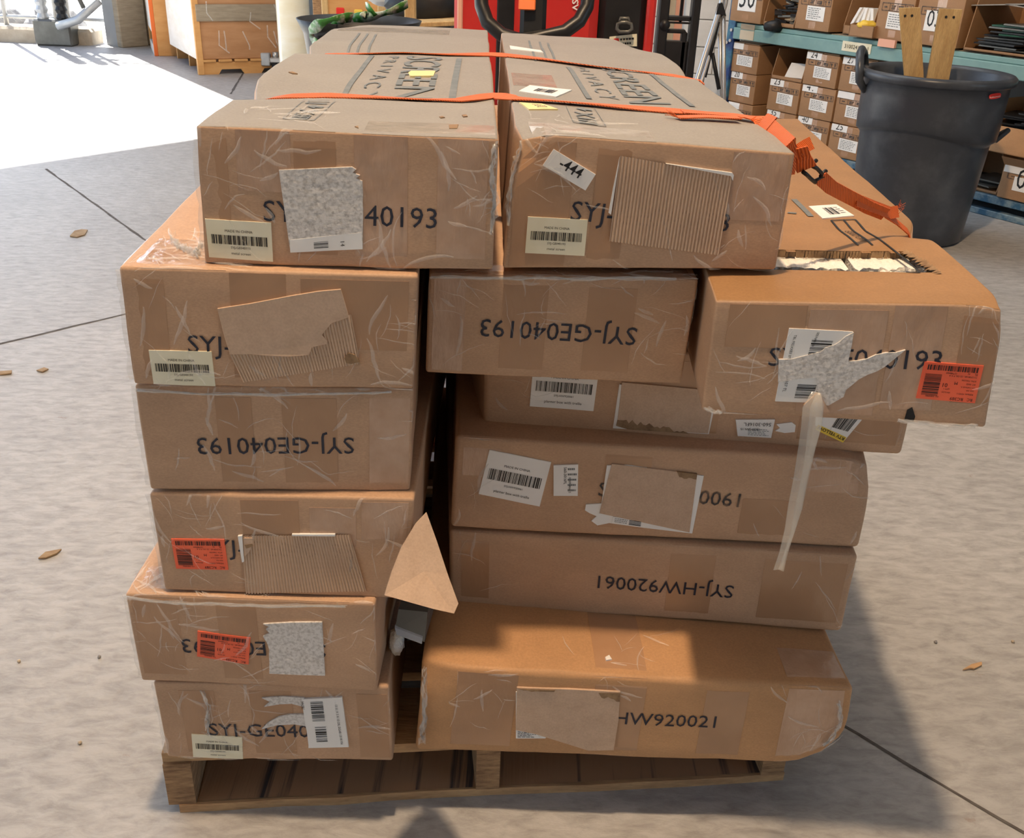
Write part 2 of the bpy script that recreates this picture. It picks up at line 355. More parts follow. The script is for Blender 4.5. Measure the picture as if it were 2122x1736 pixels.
    def print(s, txt, pl, pr, face='F', mt='ink', hs=1.0, bold=.0, name='printed_code', off=.0013, uvs=False):
        A, B = (V(pl), V(pr)) if uvs else (s.uv(pl, face), s.uv(pr, face))
        vs, fs = text2d(txt, A, B, hs, bold)
        return ob(name, [s.S(face, p.x, p.y, off) for p in vs], fs, M[mt], s.root)
    def line(s, p, q, width, face='T', mt='ink_grey', name='printed_line', off=.0013, parent=None):
        A, B = s.uv(p, face), s.uv(q, face); e = (B-A).normalized(); n = V((-e.y, e.x))*width/2; k = 10; vs = []; fs = []
        for i in range(k+1):
            c = A.lerp(B, i/k)
            for g in (-1, 1): vs.append(s.S(face, *(c+n*g), off))
        for i in range(k): fs.append((2*i, 2*i+1, 2*i+3, 2*i+2))
        return ob(name, vs, fs, M[mt], parent or s.root)
    def poly(s, pts, face='F', mt='torn', name='torn_paper', off=.002, px=True, parent=None):
        U = [s.uv(p, face) if px else V(p) for p in pts]; n = len(U)
        return ob(name, [s.S(face, p.x, p.y, off) for p in U]+[s.S(face, p.x, p.y, -.001) for p in U],
                  [tuple(range(n))[::-1]]+[(i, (i+1) % n, n+(i+1) % n, n+i) for i in range(n)], M[mt], parent or s.root)
    def tape(s, a0, a1, c0, c1, mt='tape', face='F', name='packing_tape', off=.0005, jag=0):
        W, H = (s.w, s.h) if face == 'F' else ((s.w, s.d) if face == 'T' else (s.d, s.h))
        return Decal(s, [(a0*W, c1*H), (a1*W, c1*H), (a1*W, c0*H), (a0*W, c0*H)], face, mt, name, off, px=False)
    def wrap(s, n, seed, zones=None, face='F', mt='film', big=1.0):
        rn = random.Random(seed); mb = MB(); W, H = (s.w, s.h) if face == 'F' else (s.w, s.d)
        for _ in range(n):
            z = rn.choice(zones) if zones else (0, 1, 0, 1)
            u = W*(z[0]+(z[1]-z[0])*rn.random()); v = H*(z[2]+(z[3]-z[2])*rn.random())
            an = rn.gauss(rn.choice((-.5, .2, 1.2, 1.7)), .35); L = rn.uniform(.02, .075)*big; k = 6; w0 = rn.choice((.0006, .0009, .0014, .0028))*big; bend = rn.gauss(0, .5)
            vs = []; p = V((u, v))
            for i in range(k+1):
                t = i/k; a = an+bend*(t-.5)+rn.gauss(0, .12); 
                if i: p = p+V((math.cos(a), math.sin(a)))*L/k
                q = V((min(max(p.x, .001), W-.001), min(max(p.y, .001), H-.001)))
                ww = w0*(math.sin(math.pi*min(max(t, .04), .96)))**.7; nn = V((-math.sin(a), math.cos(a)))*ww
                for g, hgt in ((-1, .0016), (0, .0016+ww*.7), (1, .0016)): vs.append(s.S(face, *(q+nn*g), hgt+.0006))
            mb.add(vs, [(3*i+j, 3*i+j+1, 3*i+j+4, 3*i+j+3) for i in range(k) for j in (0, 1)])
        o = mb.build('stretch_film', M[mt], s.root, True); o['kind'] = 'stuff'; return o
class Decal:
    def __init__(s, ca, corners, face, mt, name, off=.002, px=True, parent=None, bite=None, label=None):
        s.ca = ca; s.face = face; s.off = off
        s.q = [ca.uv(c, face) if px else V(c) for c in corners]     # TL TR BR BL
        s.w = ((s.q[1]-s.q[0]).length+(s.q[2]-s.q[3]).length)/2; s.h = ((s.q[0]-s.q[3]).length+(s.q[1]-s.q[2]).length)/2
        nu, nv = max(1, int(s.w/.02)), max(1, int(s.h/.02)); vs = []; fs = []
        for j in range(nv+1):
            for i in range(nu+1): vs.append(s.P(i/nu*s.w, j/nv*s.h))
        R = nu+1
        for j in range(nv):
            for i in range(nu): fs.append((j*R+i, j*R+i+1, j*R+i+R+1, j*R+i+R))
        ring = [i for i in range(R)]+[j*R+nu for j in range(1, nv+1)]+[nv*R+i for i in range(nu-1, -1, -1)]+[j*R for j in range(nv-1, 0, -1)]
        n0 = len(vs)
        for i in ring: vs.append(vs[i]); 
        for k_, i in enumerate(ring):
            a = (i % R)/nu*s.w; b_ = (i//R)/nv*s.h; vs[n0+k_] = s.P(a, b_, -off-.0008)
        m_ = len(ring); fs += [(ring[k], n0+k, n0+(k+1) % m_, ring[(k+1) % m_]) for k in range(m_)]
        s.o = ob(name, vs, fs, M[mt], parent or ca.root)
        if label: s.o['label'] = label
    def P(s, x, y, add=0.0):
        a, b = x/s.w, y/s.h; p = (s.q[3]*(1-a)+s.q[2]*a)*(1-b)+(s.q[0]*(1-a)+s.q[1]*a)*b
        return s.ca.S(s.face, p.x, p.y, s.off+add)
    def text(s, t, x0, y0, x1, y1=None, hs=1.0, mt='black', bold=.0, name='lettering'):
        y1 = y0 if y1 is None else y1
        vs, fs = text2d(t, (x0*s.w, y0*s.h), (x1*s.w, y1*s.h), hs, bold)
        return ob(name, [s.P(p.x, p.y, .0005) for p in vs], fs, M[mt], s.o)
    def texts(s, L, mt='black', name='lettering', hs=1.0):
        V_, F_ = [], []
        for t, x0, y0, x1, y1 in L:
            vs, fs = text2d(t, (x0*s.w, y0*s.h), (x1*s.w, y1*s.h), hs); n = len(V_)
            V_ += [s.P(p.x, p.y, .0005) for p in vs]; F_ += [tuple(i+n for i in f) for f in fs]
        return ob(name, V_, F_, M[mt], s.o)
    def bars(s, x0, x1, y0, y1, seed, n=46, vertical=False, mt='black', name='barcode'):
        vs = []; fs = []
        for (a, b), (c, d) in barcode(x0, x1, y0, y1, seed, n, vertical):
            k = len(vs); vs += [s.P(p*s.w, q*s.h, .0005) for p, q in ((a, b), (c, b), (c, d), (a, d))]; fs.append((k, k+1, k+2, k+3))
        return ob(name, vs, fs, M[mt], s.o)
    def rows(s, x0, x1, y0, y1, n, seed, mt='ink_grey', th=.35):      # rows of print too small to read
        rn = random.Random(seed); vs = []; fs = []
        for i in range(n):
            y = y0+(y1-y0)*(i+.5)/n; hh = (y1-y0)/n*th/2; x = x0; e = x1-(x1-x0)*rn.random()*.3
            while x < e:
                L = (x1-x0)*rn.uniform(.06, .2); k = len(vs)
                vs += [s.P(p*s.w, q*s.h, .0005) for p, q in ((x, y-hh), (min(x+L, e), y-hh), (min(x+L, e), y+hh), (x, y+hh))]; fs.append((k, k+1, k+2, k+3)); x += L+(x1-x0)*.04
        return ob('small_print', vs, fs, M[mt], s.o)
def fluting(ca, quad, n, name='exposed_fluting', off=.0012, amp=.0011, mt='kraft_flute', face='F', clip=None):
    q = [ca.uv(p, face) for p in quad]; vs = []; fs = []; nv = 8; nu = n*6
    for j in range(nv+1):
        for i in range(nu+1):
            a, b = i/nu, j/nv; p = (q[3]*(1-a)+q[2]*a)*(1-b)+(q[0]*(1-a)+q[1]*a)*b
            vs.append(ca.S(face, p.x, p.y, off+amp+amp*math.cos(2*math.pi*i/6)))
    R = nu+1
    for j in range(nv):
        for i in range(nu): fs.append((j*R+i, j*R+i+1, j*R+i+R+1, j*R+i+R))
    return ob(name, vs, fs, M[mt], ca.root, True)
def jagged(p, q, n, amp, seed):
    rn = random.Random(seed); p, q = V(p), V(q); d = q-p; nrm = V((-d.y, d.x)).normalized()
    return [tuple(p+d*(i/n)+nrm*rn.uniform(-amp, amp)) for i in range(1, n)]
# ------------------------------------------------------------------ the setting
def quad_obj(name, pts, m): return struct(ob(name, pts, [tuple(range(len(pts)))], m))
struct(MB().box((-16, -9, -.2), (26, 0, 0), (0, 27, 0), (0, 0, .2)).build('floor', M['concrete']))
ZC = 6.0
JB = V((-4.66, 11.93, 0)); WD = V((.62, .78, 0)).normalized(); WN = V((WD.y, -WD.x, 0))      # door wall: jamb, direction, inward normal
HD, DW = 5.6, 14.0
struct(MB().prism([(-.5, 17.56, ZC), (-13.7, .96, ZC), (-13.7, -6, ZC), (10, -6, ZC), (10, 17.56, ZC)], (0, 0, .2)).build('ceiling', M['ceil']))
wl = MB(); wl.box(JB, WD*7, -WN*.25, (0, 0, ZC)); wl.box(JB-WD*DW, -WD*3, -WN*.25, (0, 0, ZC)); wl.box(JB-WD*DW+V((0, 0, HD)), WD*DW, -WN*.25, (0, 0, ZC-HD))
struct(wl.build('wall_left', M['wallp']))
struct(MB().box(JB+V((0, 0, 0))-WD*.02, WD*.34, WN*.10, (0, 0, HD), .01).box(JB+WD*.36, WD*.10, WN*.06, (0, 0, HD), .01).build('trim_1', M['grey_plank']))
RO = V((2.83, 5.48, 0)); RU = V((.572, -.820, 0)).normalized(); RN = V((-RU.y, RU.x, 0))            # rack line, along and into depth
def RP(s_, d, z): return RO+RU*s_+RN*d+V((0, 0, z))
struct(MB().box(RP(-6, 1.35, 0), RU*14, RN*.2, (0, 0, ZC)).build('wall_right', M['wallp']))
struct(MB().box((-9, -6.2, 0), (19, 0, 0), (0, .2, 0), (0, 0, ZC)).build('wall_front', M['wallp']))
# white block wall behind the rack end: each block in view is a piece
BW0 = V((-.35, 8.75, 0)); BWD = V((.95, -.27, 0)).normalized(); BWN = V((-BWD.y, BWD.x, 0))
bw = struct(MB().box(BW0+BWN*.012, BWD*3.6, BWN*.2, (0, 0, ZC)).build('wall_back', M['mortar']))
bme = MB().box((0, 0, 0), (.392, 0, 0), (0, .03, 0), (0, 0, .192), .004)
proto = None; rn = random.Random(3)
for j in range(9):
    for i in range(9):
        loc = BW0+BWD*(.4*i-.1+(.2 if j % 2 else 0))+V((0, 0, .004+.2*j))-BWN*.002*rn.random()
        if proto is None: o = bme.build('wall_block', M['wallw'], bw); proto = o
        else: o = proto.copy(); C.objects.link(o); o.parent = bw
        o.location = loc; o.rotation_euler = (0, 0, math.atan2(BWD.y, BWD.x))
struct(MB().box((-2.0, 15.6, 0), (9, -1.2, 0), (0, .2, 0), (0, 0, ZC)).build('wall_far', M['wallp']))
struct(MB().box(JB-WD*30-WN*.25+V((0, 0, -.24)), WD*60, -WN*60, (0, 0, .2)).build('ground', M['ground']))
def joint(p, q, w=.006):
    p, q = V(p), V(q); d = (q-p); n = V((-d.y, d.x, 0)).normalized(); rr = random.Random(int(p.x*99)); k = max(4, int(d.length/.08)); L = []; R_ = []
    for i in range(k+1):
        c = p+d*(i/k)+n*rr.uniform(-.002, .002); ww = w*rr.uniform(.6, 1.3)/2; L.append(c+n*ww); R_.append(c-n*ww)
    vs = [v+V((0, 0, .0012)) for v in L+R_]; m_ = k+1
    struct(ob('floor_joint', vs, [(i, m_+i, m_+i+1, i+1) for i in range(k)], M['joint'], None))
joint(onz(95, 350), onz(340, 535)+V((.9, -1.1, 0)), .012); joint(onz(-40, 722), onz(300, 645)+V((.5, .55, 0)), .012); joint(onz(1690, 1470), onz(2180, 1760), .007)
joint(onz(505, 150), onz(478, 195), .02)
# ------------------------------------------------------------------ pallet
PA, PB = V((-.572, 1.226, 0)), V((.532, 1.352, 0)); pe = (PB-PA).normalized(); pd = V((-pe.y, pe.x, 0)); PW = (PB-PA).length; PD = 1.2
pal = thing('wooden_pallet', 'worn wooden pallet under the strapped stack of cartons', 'pallet', PA+pe*PW/2+pd*PD/2)
def board(name, o, ex, ey, ez, m, wob=.003, seed=1):
    ex, ey, ez = V(ex), V(ey), V(ez); o = V(o); rr = random.Random(seed); k = 12; vs = []; fs = []
    for i in range(k+1):
        c = o+ex*(i/k); a, b_, t = rr.uniform(-wob, wob), rr.uniform(-wob, wob), rr.uniform(-wob, wob)*.4
        yn, zn = ey.normalized(), ez.normalized()
        vs += [c+yn*a+zn*t, c+ey+yn*b_+zn*t, c+ey+ez+yn*b_+zn*t, c+ez+yn*a+zn*t]
    for i in range(k):
        for j in range(4): fs.append((i*4+j, i*4+(j+1) % 4, i*4+4+(j+1) % 4, i*4+4+j))
    fs += [(3, 2, 1, 0), tuple(k*4+j for j in range(4))]
    return ob(name, vs, fs, m, pal)
Z = V((0, 0, 1))
board('bottom_board', PA+pe*.018, pe*(PW-.018), pd*.14, Z*.018, [M['wood']], .003, 1)
sb = ob('streaked_face', [PA+pe*(.05+(PW-.09)*i/8)+pd*(.004+.134*j)+Z*.0205 for i in range(9) for j in (0, 1)], [(2*i, 2*i+2, 2*i+3, 2*i+1) for i in range(8)], M['wood_streak'], pal)
for k in (1, 2): board('bottom_board', PA+pd*(PD/2*k-.07*k), pe*PW, pd*.14, Z*.018, M['wood'], .003, 1+k)
for k, (o_, w_) in enumerate(((.0, .046), (.535, .042), (PW-.046, .044))):
    board('stringer', PA+pe*o_+Z*.018, pd*PD, pe*w_, Z*.094, M['wood_end'], .002, 5+k)
rr = random.Random(8)
for k in range(7): board('deck_board', PA+pd*(.005+k*(PD-.11)/6)+Z*.112, pe*PW, pd*(.14 if k in (0, 6) else .095), Z*.02, M['wood'], .002, 20+k)
# ------------------------------------------------------------------ cartons of the stack
CORN={
 'T1':[(-0.413,1.247,0.997),(-0.033,1.266,0.997),(-0.103,2.702,0.995),(-0.482,2.683,0.996),(-0.407,1.248,1.175),(-0.031,1.266,1.169),(-0.100,2.702,1.167),(-0.480,2.683,1.170)],
 'T2':[(-0.021,1.322,0.982),(0.361,1.335,0.990),(0.310,2.772,0.983),(-0.072,2.758,0.975),(-0.010,1.323,1.171),(0.363,1.336,1.155),(0.312,2.773,1.148),(-0.067,2.760,1.156)],
 'M1':[(-0.518,1.216,0.831),(-0.139,1.245,0.826),(-0.245,2.678,0.829),(-0.625,2.650,0.834),(-0.513,1.216,0.998),(-0.131,1.245,0.992),(-0.238,2.678,0.993),(-0.620,2.650,0.996)],
 'M2':[(-0.131,1.340,0.810),(0.251,1.341,0.806),(0.249,2.778,0.807),(-0.235,2.778,0.814),(-0.125,1.339,0.965),(0.256,1.340,0.971),(0.254,2.777,0.972),(-0.232,2.777,0.970)],
 'M3':[(0.262,1.231,0.817),(0.646,1.209,0.819),(0.724,2.645,0.815),(0.338,2.666,0.813),(0.262,1.231,0.979),(0.632,1.211,0.995),(0.711,2.646,0.985),(0.336,2.667,0.975)],
 'L3':[(-0.522,1.228,0.657),(-0.146,1.254,0.656),(-0.247,2.688,0.660),(-0.623,2.662,0.661),(-0.522,1.227,0.826),(-0.140,1.254,0.823),(-0.240,2.688,0.826),(-0.623,2.661,0.829)],
 'L4':[(-0.521,1.223,0.482),(-0.146,1.232,0.477),(-0.168,2.669,0.478),(-0.553,2.661,0.478),(-0.523,1.225,0.653),(-0.138,1.233,0.656),(-0.168,2.670,0.656),(-0.554,2.662,0.655)],
 'L5':[(-0.577,1.216,0.306),(-0.200,1.215,0.305),(-0.178,2.653,0.310),(-0.575,2.653,0.311),(-0.580,1.216,0.478),(-0.199,1.215,0.478),(-0.178,2.653,0.476),(-0.577,2.653,0.476)],
 'L6':[(-0.559,1.222,0.135),(-0.180,1.232,0.137),(-0.221,2.669,0.138),(-0.600,2.659,0.138),(-0.561,1.220,0.301),(-0.183,1.231,0.300),(-0.224,2.668,0.306),(-0.601,2.657,0.308)],
 'R1':[(-0.048,1.500,0.642),(0.648,1.448,0.645),(0.734,2.595,0.646),(-0.235,2.640,0.645),(-0.048,1.500,0.802),(0.647,1.448,0.805),(0.733,2.595,0.805),(-0.235,2.640,0.802)],
 'R2':[(-0.099,1.431,0.479),(0.602,1.422,0.476),(0.616,2.571,0.479),(-0.165,2.580,0.479),(-0.091,1.434,0.656),(0.601,1.426,0.647),(0.615,2.575,0.641),(-0.165,2.584,0.641)],
 'R3':[(-0.099,1.436,0.315),(0.597,1.403,0.311),(0.651,2.552,0.313),(-0.197,2.585,0.311),(-0.101,1.436,0.471),(0.597,1.403,0.474),(0.651,2.552,0.477),(-0.197,2.585,0.473)],
 'R4':[(-0.144,1.252,0.141),(0.582,1.261,0.134),(0.568,2.411,0.134),(-0.205,2.402,0.134),(-0.127,1.255,0.328),(0.579,1.263,0.308),(0.564,2.413,0.291),(-0.205,2.405,0.295)],
}
def gs(x, s_): return math.exp(-(x/s_)**2)
def dT1(p, D):
    x, y, z = p; o = [0, 0, 0]; top = max(0, z/D[2])**3
    for y0 in (.30, .86):
        e = gs(y-y0, .05)*top; o[2] -= e*(.018*math.exp(-x/.06)+.005); o[0] += e*.014*math.exp(-x/.04)
    o[2] -= top*.010*gs(x, .05)*gs(y-1.44, .12)
    o[2] += top*.006*math.sin(math.pi*min(1, max(0, (y-.33)/.50)))*math.exp(-x/.12)
    return o
def dT2(p, D):
    x, y, z = p; o = [0, 0, 0]; top = max(0, z/D[2])**3; xr = D[0]-x
    for y0, k in ((.02, .0), (.78, .012)):
        e = gs(y-y0, .05)*top; o[2] -= e*(k*math.exp(-xr/.05)+.003)
    c = gs(x, .03)*gs(y, .035)*gs(z-D[2], .04); o[0] += c*.010; o[1] += c*.014; o[2] -= c*.012        # crushed front corner
    o[2] -= top*.02*gs(xr, .05)*gs(y-1.44, .2); o[0] -= .03*gs(xr, .05)*gs(y-1.44, .15)
    return o
def dM3(p, D):
    x, y, z = p; o = [0, 0, 0]; top = max(0, z/D[2])**3; xr = D[0]-x
    e = gs(y-.36, .035)*top; o[2] -= e*(.014*math.exp(-xr/.05)+.0012); o[0] -= e*.014*math.exp(-xr/.04)
    c = gs(xr, .03)*gs(y, .03)*gs(z-D[2], .03); o[0] -= c*.006; o[2] -= c*.006
    return o
def dR2(p, D):
    x, y, z = p; xr = D[0]-x; c = gs(xr, .03)*gs(z-D[2], .04)*gs(y, .06); return (-c*.006, c*.012, -c*.016)
def dR4(p, D):
    x, y, z = p; xr = D[0]-x; f = gs(y, .05)
    c = gs(xr, .05)*gs(z, .05)*f; d = gs(x, .035)*gs(z-D[2], .04)*f; b_ = .006*math.sin(z/D[2]*math.pi)*gs(xr, .02)
    sg = -.004*math.sin(x/D[0]*math.pi)*gs(z-D[2], .03)*f
    return (-c*.020+b_-d*.004, c*.015+d*.02, c*.012-d*.008+sg)
HX0, HX1, HY0, HY1 = .30, .82, .092, .160      # hole torn in the top of the right-hand carton (fractions across, fractions deep)
def skM3(f, a, b):
    if f != 'T': return False
    wob = .006*noise.noise(V((a*30, b*90, 2)))
    right = HX1+(.05*(HY1-b)/(HY1-HY0))+wob*2
    return a < right and a > -.1+.34 and HY0+wob*.35 < b < HY1+wob*.4
def CT(key, label, **kw):
    kw.setdefault('group', 'cartons stacked on the pallet')
    return Carton(CORN[key], 'shipping_carton', label, 'carton', seed=hash(key) % 7 if False else sum(map(ord, key)) % 23, **kw)
T1 = CT('T1', 'long kraft carton on top at left, with a mottled torn paper patch', dent=dT1, topmat='kraft_pale', amp=.0022)
T2 = CT('T2', 'long kraft carton on top with a tilted -444 sticker and crushed corner', dent=dT2, topmat='kraft_pale', amp=.0022)
M1 = CT('M1', 'kraft carton directly under the top left one, half stripped to fluting', mt='kraft', amp=.002)
M2 = CT('M2', 'upside-down kraft carton wedged between two others in the second tier', mt='kraft', amp=.0018)
M3 = CT('M3', 'overhanging kraft carton at right with a hole torn in its top', mt='kraft', dent=dM3, topmat='kraft_top', skip=skM3, topcell=.010, cell=.014, amp=.0014)
L3 = CT('L3', 'plain upside-down kraft carton, third from the top of the left column', mt='kraft')
L4 = CT('L4', 'kraft carton with a torn flap hanging off its right corner', mt='kraft')
L5 = CT('L5', 'upside-down kraft carton with a red label and a white torn patch', mt='kraft')
L6 = CT('L6', 'lowest kraft carton of the left column with a shredded white label', mt='kraft')
R1 = CT('R1', 'wide kraft carton with a yellow and white tag, set back under the overhang', mt='kraft', r=.008, group='wide cartons on the pallet')
R2 = CT('R2', 'wide kraft carton with a tilted white planter sticker and brown patch', mt='kraft', r=.008, dent=dR2, group='wide cartons on the pallet')
R3 = CT('R3', 'wide upside-down kraft carton without stickers in the right column', mt='kraft', r=.008, group='wide cartons on the pallet')
R4 = CT('R4', 'wide battered kraft carton at the bottom right, jutting out over the pallet', mt='kraft_warm', dent=dR4, r=.010, amp=.003, group='wide cartons on the pallet')
# printed codes
GE, HW = 'SYJ-GE040193', 'SYJ-HW920061'
T1.print(GE, (547, 457), (905, 473)); T2.print(GE, (1181, 456), (1508, 480)); M1.print(GE, (391, 729), (719, 743))
M2.print(GE, (1321, 679), (997, 660)); L3.print(GE, (733, 906), (407, 906)); L4.print(GE, (424, 1147), (734, 1158))
L5.print(GE, (674, 1334), (375, 1323)); L6.print(GE, (435, 1523), (712, 1527)); M3.print(GE, (1591, 757), (1948, 766))
R2.print(HW, (1239, 1027), (1530, 1050), mt='ink_faded'); R3.print(HW, (1521, 1213), (1240, 1192)); R4.print('SYJ-HW920021', (1194, 1496), (1481, 1506))
# packing tape on the fronts
for ca, L in ((T1, [(.32, .46, .0, 1, 'tape'), (.52, .70, 0, .98, 'tape_pale'), (.80, .97, .0, .98, 'tape_pale'), (0, .10, 0, 1, 'tape'), (.13, .31, .55, .98, 'tape_pale')]),
              (T2, [(.30, .42, .0, 1, 'tape'), (.78, .98, .42, .97, 'tape_pale'), (.02, .22, .02, .95, 'tape')]),
              (M1, [(.36, .55, .0, .98, 'tape'), (.60, .97, .35, .95, 'tape'), (0, .14, 0, 1, 'tape')]),
              (M2, [(.02, .14, .04, .98, 'tape_pale'), (.28, .45, .0, 1, 'tape'), (.60, .78, .1, .9, 'tape')]),
              (M3, [(.33, .60, .05, .94, 'tape_pale'), (.62, .80, .12, .98, 'tape_pale'), (.05, .32, .6, .97, 'tape'), (.86, .99, .2, 1, 'tape')]),
              (L3, [(.28, .41, .0, .9, 'tape'), (.52, .72, .0, .9, 'tape'), (.84, .99, 0, 1, 'tape_pale')]),
              (L4, [(.34, .56, .45, .96, 'tape'), (.60, .78, .52, .9, 'tape_pale'), (.80, .98, .6, .96, 'tape_pale')]),
              (L5, [(.36, .52, 0, 1, 'tape'), (.02, .20, .1, .95, 'tape')]), (L6, [(.40, .58, 0, 1, 'tape'), (.1, .25, 0, .9, 'tape'), (.86, .99, .05, .9, 'tape')]),
              (R1, [(.42, .56, 0, .9, 'tape'), (.75, .98, 0, .95, 'tape')]), (R2, [(.36, .47, .0, 1, 'tape'), (.02, .11, .6, 1, 'tape_pale'), (.82, .97, .62, .98, 'tape_pale'), (.70, .83, 0, .5, 'tape')]),
              (R3, [(.55, .66, 0, 1, 'tape'), (.78, .98, 0, 1, 'tape'), (.03, .1, 0, 1, 'tape')]), (R4, [(.40, .52, .02, 1, 'tape'), (.85, .98, .0, .96, 'tape_pale'), (.08, .22, .1, .95, 'tape'), (.66, .76, .1, .9, 'tape')])):
    for a0, a1, c0, c1, m_ in L: ca.tape(a0, a1, c0, c1, m_)
R4.tape(.40, .52, .0, .15, 'tape', 'T'); R4.tape(.85, .99, .0, .08, 'tape_pale', 'T')
T1.tape(.02, .30, .555, .585, 'tape_top', 'T'); T1.tape(.55, .99, .0, .055, 'tape_top', 'T'); T1.tape(.05, .75, .88, .95, 'tape_top', 'T')
T2.tape(.02, .22, .30, .42, 'tape_top', 'T'); T2.tape(.05, .5, .0, .05, 'tape_top', 'T')
M1.tape(.0, .35, .0, .09, 'tape_pale', 'T'); L5.tape(.0, .9, .0, .05, 'tape_pale', 'T'); M2.tape(.05, .97, .0, .03, 'tape_pale', 'T')
# stickers
def china(ca, quad, code, item, mt='cream', seed=1, top=.92):
    d = Decal(ca, quad, 'F', mt, 'product_sticker')
    d.text('MADE IN CHINA', .29, .70, .71); d.bars(.07, .94, .38, .62, seed, 70); d.text(code, .36, .275, .66); d.text(item, .36 if 'metal' in item else .22, .12, .66 if 'metal' in item else .80)
    return d
china(T1, [(425, 453), (562, 461), (566.5, 541), (434, 532)], GE, 'metal screen', seed=1)
china(T2, [(1094, 448), (1218, 455), (1211, 530), (1088, 523.5)], GE, 'metal screen', seed=2)
china(M1, [(309, 724), (439, 727), (447, 797), (319, 793)], GE, 'metal screen', seed=3)
china(L6, [(397, 1520), (502, 1526), (504, 1569), (401, 1566)], GE, 'metal screen', seed=4)
china(R1, [(1105, 752), (1241, 762), (1229, 850.5), (1097, 840)], HW, 'planter box with trellis', 'white', seed=5)
china(R2, [(1014.5, 931), (1142, 957), (1118, 1048), (992, 1022)], HW, 'planter box with trellis', 'white', seed=6)
def redlabel(ca, quad, seed):
    d = Decal(ca, quad, 'F', 'orange_label', 'return_label')
    d.bars(.07, .93, .80, .94, seed, 64); d.bars(.06, .34, .12, .70, seed+9, 34, True)
    d.texts([('RC', .94, .115, .85, .115), ('RC389', .78, .115, .56, .115), ('RSNum: 434311', .93, .24, .66, .24), ('SGA: NA', .93, .335, .80, .335), ('LM CAPSULE A', .93, .42, .70, .42),
             ('RT: 0502', .93, .51, .78, .51), ('RTN: 7303256', .93, .60, .69, .60), ('7312938160 - 22 OIL P X A', .93, .70, .46, .70), ('FL', .93, .785, .88, .785), ('N', .80, .785, .77, .785),
             ('01', .47, .47, .39, .47), ('M', .63, .53, .58, .53), ('QTY 1', .52, .34, .42, .34), ('09/15/25', .54, .25, .40, .25), ('PO: 50838982', .36, .115, .14, .115), ('127988460', .58, .765, .40, .765)])
redlabel(M3, [(1915.5, 748), (2038, 757), (2019, 834), (1898, 824)], 11); redlabel(L4, [(355, 1115.5), (465, 1116.5), (473.6, 1179), (366, 1176.5)], 12); redlabel(L5, [(410, 1306), (519.4, 1320), (515.6, 1374.6), (409, 1358.6)], 13)
d = Decal(T2, [(1147, 305), (1234, 359), (1213, 393), (1124, 339)], 'F', 'white', 'number_sticker', .0026); d.text('-444', .27, .36, .76, bold=.008, hs=1.1)
def small560(ca, quad, rot):
    d = Decal(ca, quad, 'F', 'white', 'part_number_sticker', .0026)
    if rot == 90: d.texts([('560-3016FL', .42, .93, .42, .38), ('18009 JAN 15', .62, .60, .62, .10)]); 
    else: d.texts([('560-3016FL', .92, .82, .20, .82), ('18009 JAN 15', .62, .50, .10, .50)])
    (d.rows(.58, .95, .1, .95, 5, 3) if rot == 90 else d.rows(.3, .95, .08, .48, 5, 4)); return d
small560(R2, [(1147, 963), (1198, 961), (1197, 1026), (1147, 1026)], 90); small560(R1, [(1524, 868), (1605, 868), (1597, 906), (1528, 902)], 180)
d = Decal(R1, [(1690, 862), (1795, 855), (1745, 915), (1689, 880)], 'F', 'white', 'return_tag', .0026)
d2 = Decal(R1, [(1694, 878), (1752, 904), (1745, 915), (1689, 889)], 'F', 'yellow', 'yellow_band', .0032, parent=d.o); 
vs, fs = text2d('RTV YELLOW', (.96*d2.w, .86*d2.h), (.02*d2.w, .86*d2.h), 1.0, .02); ob('lettering', [d2.P(p.x, p.y, .0005) for p in vs], fs, M['black'], d.o)
d.bars(.45, .9, .35, .85, 7, 26)
R1.poly([(1608, 878), (1640, 874), (1648, 880), (1646, 894), (1625, 896), (1606, 892), (1616, 886)], mt='white', name='torn_label', off=.002)
# white label, peeled and smeared, on the overhanging carton
d = Decal(M3, [(1634.8, 679), (1767, 686), (1708, 834), (1606, 830)], 'F', 'white', 'shipping_label', .002)
d.bars(.40, .74, .42, .88, 21, 34, True); d.bars(.36, .72, .06, .26, 22, 18, True)
d.texts([('TBL MIDXXB3 37T76S11213', .10, .92, .06, .42), ('SEE/NH3103', .45, .97, .42, .78), ('9622 0895 3290', .82, .80, .76, .46), ('DZ 2082 2897 90', .78, .32, .74, .05), ('1107 TL', .12, .32, .10, .14)])
M3.poly([(1613, 743), (1640, 742), (1668, 735), (1700, 727)]+jagged((1700, 727), (1766, 688), 5, 3, 1)+[(1768, 687), (1764, 712), (1757, 747)]+jagged((1757, 747), (1874, 723), 6, 2.5, 2)+[(1875, 723), (1832, 758)]+jagged((1832, 758), (1760, 792), 4, 3, 3)+[(1752, 806), (1747, 820), (1716, 838), (1700, 836), (1694, 812), (1692, 780), (1660, 782), (1612, 790)], mt='torn', name='peeled_paper', off=.0034)
